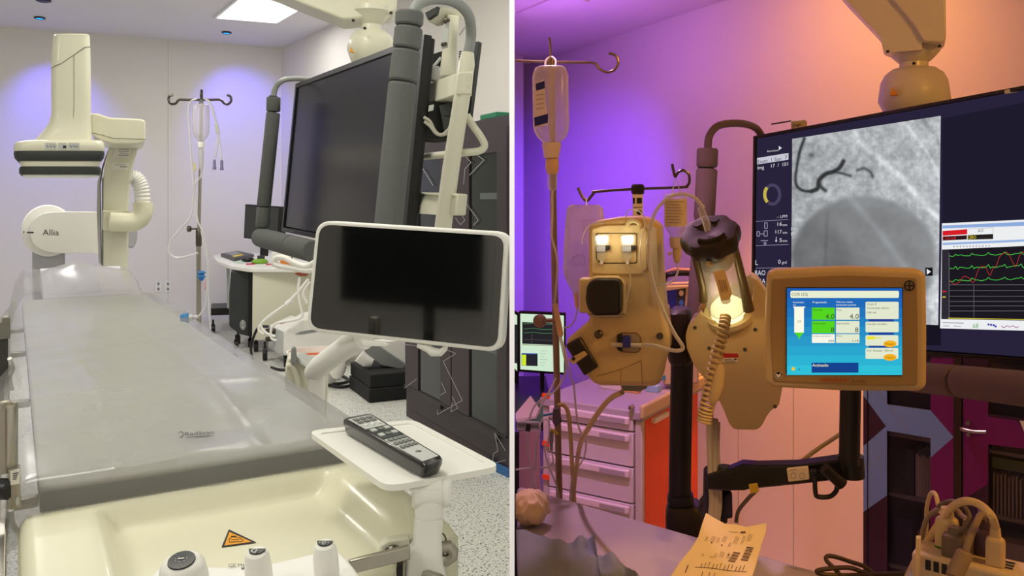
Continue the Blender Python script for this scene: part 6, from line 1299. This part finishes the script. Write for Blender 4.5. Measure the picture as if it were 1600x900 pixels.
# ------------------------------------------------------------------ cabinet of the purple room
cd0 = V((-.756, .655, 0)); c0 = P(1348, 600, 3.3); c0.z = 0; cw = .66; inn = V((.655, .756, 0)); CDp = .24
pcb = Plane(c0, -inn); ZC0, ZC1 = FR, 1.5
t = thing('glass_cabinet', 'purple and blue arrow patterned cabinet with glazed doors under the lit monitor', 'cabinet', c0-cd0*cw/2+inn*CDp/2+Z*FR)
M_dp = mat('dark_aubergine', (62, 34, 58), .5, var=.04); M_mg = mat('magenta_laminate', (124, 26, 108), .5, var=.04); M_lb = mat('sky_blue_laminate', (128, 166, 232), .5, var=.03)
def cs(px): p = pcb.pt(px, 600); return (p-c0).dot(-cd0)
def cp(s, z, o=0): return c0-cd0*s-inn*o+Z*z
def cbx(m, s0, s1, o0, o1, z0, z1): return m.prism([cp(s0, z0, o0), cp(s1, z0, o0), cp(s1, z0, o1), cp(s0, z0, o1)], Z*(z1-z0))
m = MB(M_dp); cbx(m, 0, .012, -CDp, -.02, ZC0, ZC1); m.build('side_panel', t)
m = MB(M_dp); cbx(m, cw-.012, cw, -CDp, -.02, ZC0, ZC1); m.build('side_panel', t)
m = MB(mat('cabinet_back', (96, 76, 100), .6)); cbx(m, .012, cw-.012, -CDp, -CDp+.01, ZC0, ZC1); m.build('back_panel', t)
for z in (ZC0, .0, .28, .515, .80, 1.15, ZC1-.02): m = MB(mat('cabinet_shelf', (150, 134, 140), .5)); cbx(m, .012, cw-.012, -CDp+.01, -.03, z, z+.014); m.build('shelf', t)
def zpx(px, py): return pcb.pt(px, py).z
s_a, s_b = cs(1386), cs(1454); s_c, s_d = cs(1544), cs(1626); sp0, sp1 = cs(1490.5), cs(1504)
def door(s0, s1, g0, g1, wins):
    d = MB(M_dp); zs = sorted(wins)
    cbx(d, s0, g0, -.02, 0, ZC0+.04, ZC1); cbx(d, g1, s1, -.02, 0, ZC0+.04, ZC1)
    z = ZC0+.04
    for a_, b2 in zs: cbx(d, g0, g1, -.02, 0, z, a_); z = b2
    cbx(d, g0, g1, -.02, 0, z, ZC1); d = d.build('door', t)
    for a_, b2 in zs: g = MB(clear('cabinet_glass', (80, 80, 100), .86)); cbx(g, g0, g1, -.013, -.009, a_, b2); g.build('glass_pane', d)
    return d
d1 = door(.002, sp0, s_a, s_b, [(-.1, zpx(1420, 679)), (zpx(1420, 637), 1.3)])
d2 = door(sp1, cw, s_c, s_d, [(-.1, zpx(1572, 697)), (zpx(1572, 651), 1.3)])
m = MB(M_lb)
m.px(pcb, [(1349, 612), (1349, 618), (1384.5, 666), (1349, 697), (1349, 800), (1386, 774), (1386, 673), (1454, 684.5), (1454, 715), (1490, 683), (1454, 641), (1386, 632), (1386, 600), (1349, 600)], .0008, .0009)
m.use(M_mg).px(pcb, [(1454, 560), (1490, 560), (1490, 683), (1454, 641)], .0008, .0009).px(pcb, [(1490, 683), (1490, 870), (1454, 870), (1454, 715)], .0008, .0009)
m.px(pcb, [(1505, 600), (1544, 600), (1544, 651), (1588, 657), (1600, 672), (1625, 690), (1625, 704), (1544, 694), (1544, 756), (1512, 776), (1505, 778)], .0008, .0009)
m.build('colour_pattern', t, label='blue arrow and magenta fields')
m = MB(mat('white_pattern_line', (176, 172, 172), .6)).strip(pcb, [(1370, 610), (1420, 672), (1412, 676)], .5, .0022).strip(pcb, [(1349, 735), (1386, 705)], .5, .0022); m.build('line_pattern', t, flat=True)
MB(mat('brown_pillar', (58, 42, 32), .4)).px(pcb, [(1490.7, 560), (1502.5, 560), (1502.5, 1000), (1490.7, 1000)], .03, .004).build('door_strip', t)
MB(M_black).px(pcb, [(1355, 610), (1356, 610), (1356, 1000), (1355, 1000)], .002, .003).build('hinge_line', t)
h_ = MB(M_steel).tube(cat([pcb.pt(*q, o) for q, o in (((1503.5, 669), .012), ((1510, 670), .02), ((1525, 672.5), .022), ((1543.5, 673), .02))], 4), [.008]*4+[.0065]*20, 10); h_.lathe([(.008, 0), (.008, .02)], pcb.pt(1514, 660, 0), pcb.n, 12); h_.lathe([(.007, 0), (.007, .015)], pcb.pt(1514, 678, 0), pcb.n, 12); h_.build('handle', t)
MB(M_paper).px(pcb, [(1593, 657), (1620, 660), (1620, 690), (1600, 674)], .001, .002).build('notice', t)
# contents
def item(nm, s0, s1, z0, z1, rgb, lb, cat_='folder', grp=None, dp=.15, o=-.04):
    m = MB(mat('item_%d_%d_%d' % rgb, rgb, .6)); cbx(m, s0, s1, o-dp, o, z0, z1); return tag(m.build(nm, bevel=.0015), lb, cat_, grp)
zs = .2945
for k in range(8):
    s = cs(1425)+.002+k*(cs(1453)-cs(1425))/8.2; item('file_folder', s, s+.007, zs, zs+.165-(k % 3)*.006, (206, 192, 190), 'pale upright folders behind the left glass door of the patterned cabinet', 'folder', 'folders behind the left door')
item('supply_box', cs(1410), cs(1423), zs, zs+.18, (38, 30, 62), 'dark upright box left of the pale folders in the patterned cabinet', 'box')
item('supply_box', cs(1390), cs(1420), .0145, .2, (40, 36, 84), 'dark blue box on the lower shelf behind the left glass door', 'box')
item('supply_box', cs(1428), cs(1452), .0145, .16, (150, 120, 110), 'brownish box on the lower shelf below the pale folders', 'box')
item('supply_box', cs(1400), cs(1448), .5295, .60, (58, 52, 80), 'flat dark box just under the blue arrow behind glass', 'box')
for k in range(12):
    s = cs(1547)+k*(cs(1622)-cs(1547))/12.2; item('file_folder', s, s+.006, .2945-.13*0, .2945+.15-(k*5 % 3)*.005, (176, 160, 160), 'grey pleated folders behind the right glass door of the patterned cabinet', 'folder', 'folders behind the right door')
item('supply_box', cs(1546), cs(1620), .46, .50, (104, 118, 60), 'olive green pack lying on top of the grey pleated folders', 'pack')
item('supply_box', cs(1546), cs(1620), .5295, .62, (120, 92, 84), 'brown pack on the shelf behind the right glass door', 'pack')
item('supply_box', cs(1546), cs(1620), .0145, .06, (40, 84, 120), 'blue flat pack on the lowest visible shelf behind the right door', 'pack')
item('supply_box', cs(1546), cs(1620), .0605, .10, (80, 124, 60), 'green flat pack stacked on the blue one behind the right door', 'pack')
item('supply_box', cs(1548), cs(1615), .1005, .2, (178, 158, 156), 'pale labelled carton on the green pack behind the right door', 'box')

# ------------------------------------------------------------------ power strip with plugs
t = thing('riser_block', 'low plain riser block under the power strip at bottom right', 'stand', (.72, 1.32, ZB))
S0 = P(1425, 885, 1.37); S1 = P(1606, 906, 1.27); S0.z = S1.z = .829; ex = (S1-S0).normalized(); ey = Z.cross(ex); 
if ey.y < 0: ey = -ey
Lq = (S1-S0).length; C_ = S0+ex*Lq/2
MB(M_lgrey).box(C_+ey*.03+Z*-.022-Z*.012, ex*(Lq/2+.01), ey*.05, Z*.012).build('shelf', t, bevel=.003)
MB(M_lgrey).box(V((C_.x, C_.y, (C_.z-.046+ZB+.001)/2))+ey*.03, ex*.06, ey*.03, Z*((C_.z-.046-ZB-.001)/2)).build('column', t)
t = thing('power_strip', 'cream power strip full of plugs at the bottom right corner', 'power strip', C_+ey*.03-Z*.022)
M_str = mat('strip_ivory', (226, 208, 170), .45)
MB(M_str).box(C_+ey*.03, ex*Lq/2, ey*.034, Z*.0215).build('housing', t, bevel=.006, seg=3)
def SP(s, e, z): return S0+ex*s+ey*e+Z*z
for k in range(3):
    MB(M_black).box(SP(.02+k*.012+.005, -.005, .006), ex*.004, ey*.0008, Z*.008).build('slot', t)
    MB(M_black).box(SP(Lq-.03, .02+k*.012, .0222), ex*.008, ey*.0025, Z*.0006).build('slot', t)
def sidx(px): # distance along the strip at a picture column
    k = (px-CX)/F; return (k*S0.y-S0.x)/(ex.x-k*ex.y)
def plug(px, e, w_, h, rgb, lb, cable, r=.0045, base=None, nm='power_plug', grp='plugs in the power strip'):
    s = sidx(px); c = SP(s, e, .022); mm = mat('plug_%d_%d_%d' % rgb, rgb, .5, var=.03)
    t = thing(nm, lb, 'plug', c, grp)
    def ring(wx, wy, z): return [c+Z*z+ex*math.copysign(abs(math.cos(a))**.5, math.cos(a))*wx+ey*math.copysign(abs(math.sin(a))**.5, math.sin(a))*wy for a in [2*math.pi*k/24 for k in range(24)]]
    MB(mm).loft([ring(w_, w_*.8, 0.0005), ring(w_, w_*.8, h*.62), ring(w_*.92, w_*.72, h*.70), ring(w_*.6, w_*.5, h*.76), ring(w_*.5, w_*.42, h), ring(w_*.3, w_*.3, h*1.02)]).build('plug_body', t)
    if base: MB(mat('base_%d' % base[0], base, .5)).loft([ring(w_*1.03, w_*.83, .0004), ring(w_*1.03, w_*.83, .003)]).build('plug_base', t)
    tip = c+Z*h
    MB(mm).tube(cat([tip-Z*.01, tip]+[P(*q) for q in cable], 8), r, 10).build('cable', t)
plug(1470, .05, .0175, .066, (216, 196, 150), 'beige plug with green base, furthest left in the power strip', [(1469, 800, 1.40), (1462, 773, 1.42), (1454, 772, 1.44), (1448, 795, 1.46), (1447, 830, 1.47), (1440, 860, 1.48), (1415, 925, 1.48)], .0035, (70, 140, 60))
plug(1502, .052, .012, .052, (150, 132, 112), 'slim grey plug standing behind the dark grey plug in the strip', [(1503, 806, 1.38), (1494, 797, 1.39), (1472, 794, 1.40), (1450, 808, 1.41), (1440, 840, 1.42), (1432, 890, 1.42)], .0042)
plug(1488, .020, .0185, .047, (112, 98, 86), 'squat dark grey plug second from the left in the power strip', [(1503, 828, 1.34), (1515, 810, 1.34), (1505, 790, 1.36), (1486, 783, 1.38), (1468, 790, 1.40), (1460, 805, 1.42)], .0036)
plug(1530, .052, .0135, .055, (84, 62, 84), 'dark plum plug third from the left in the power strip', [(1534, 803, 1.37), (1528, 791, 1.40), (1512, 788, 1.43), (1494, 802, 1.45), (1474, 850, 1.47)], .0042)
plug(1552, .022, .0135, .058, (222, 198, 150), 'large cream plug at the right end of the power strip', [(1549, 806, 1.28), (1530, 788, 1.31), (1508, 783, 1.33), (1488, 792, 1.36), (1470, 815, 1.39), (1440, 860, 1.42), (1415, 910, 1.42)], .0062)
t = thing('cable_connector', 'tilted grey round cable connector leaning in front of the power strip plugs', 'connector', SP(sidx(1500), -.006, -.02))
m = MB(mat('plug_150_132_112', (150, 132, 112), .5)).tube([P(1491, 902, 1.275), P(1496, 888, 1.28), P(1507, 866, 1.285), P(1509, 861, 1.285)], [.0125, .0125, .0125, .009], 18); m.build('barrel', t, bevel=0)
MB(mat('plug_150_132_112', (150, 132, 112), .5)).tube(path([(1508, 866, 1.285), (1513, 848, 1.29), (1520, 830, 1.30), (1528, 812, 1.32), (1533, 804, 1.34), (1537, 812, 1.36)]), .0052, 10).build('cable', t)
tag(MB(mat('white_bracket', (236, 216, 182), .45)).prism([P(1431, 841, 1.34), P(1439, 841, 1.34), P(1437, 905, 1.34), P(1430, 905, 1.34)], V((.006, .012, 0))).build('cable_guide', bevel=.001), 'upright white strip at the left end of the power strip', 'cable guide')
t = thing('power_cable', 'dark brown cable looped on the bed edge left of the power strip', 'cable', P(1330, 905, 1.5))
mk_ = mat('brown_cable', (70, 56, 46), .5)
MB(mk_).tube(path([(1430, 896, 1.44), (1380, 897, 1.48), (1330, 899, 1.5), (1290, 898, 1.5), (1276, 893, 1.5), (1290, 889, 1.5), (1325, 887, 1.5), (1345, 893, 1.5), (1368, 905, 1.48)]), .0042, 8).build('cable', t)
MB(mk_).tube(path([(1368, 900, 1.5), (1352, 886, 1.52), (1330, 878, 1.53), (1305, 870, 1.53), (1293, 869, 1.53), (1291, 875, 1.52), (1300, 885, 1.51), (1312, 898, 1.5), (1316, 910, 1.5)]), .004, 8).build('cable', t)
# clean helper collections
for o in list(bpy.data.objects):
    if o.type == 'EMPTY': o.empty_display_size = .03
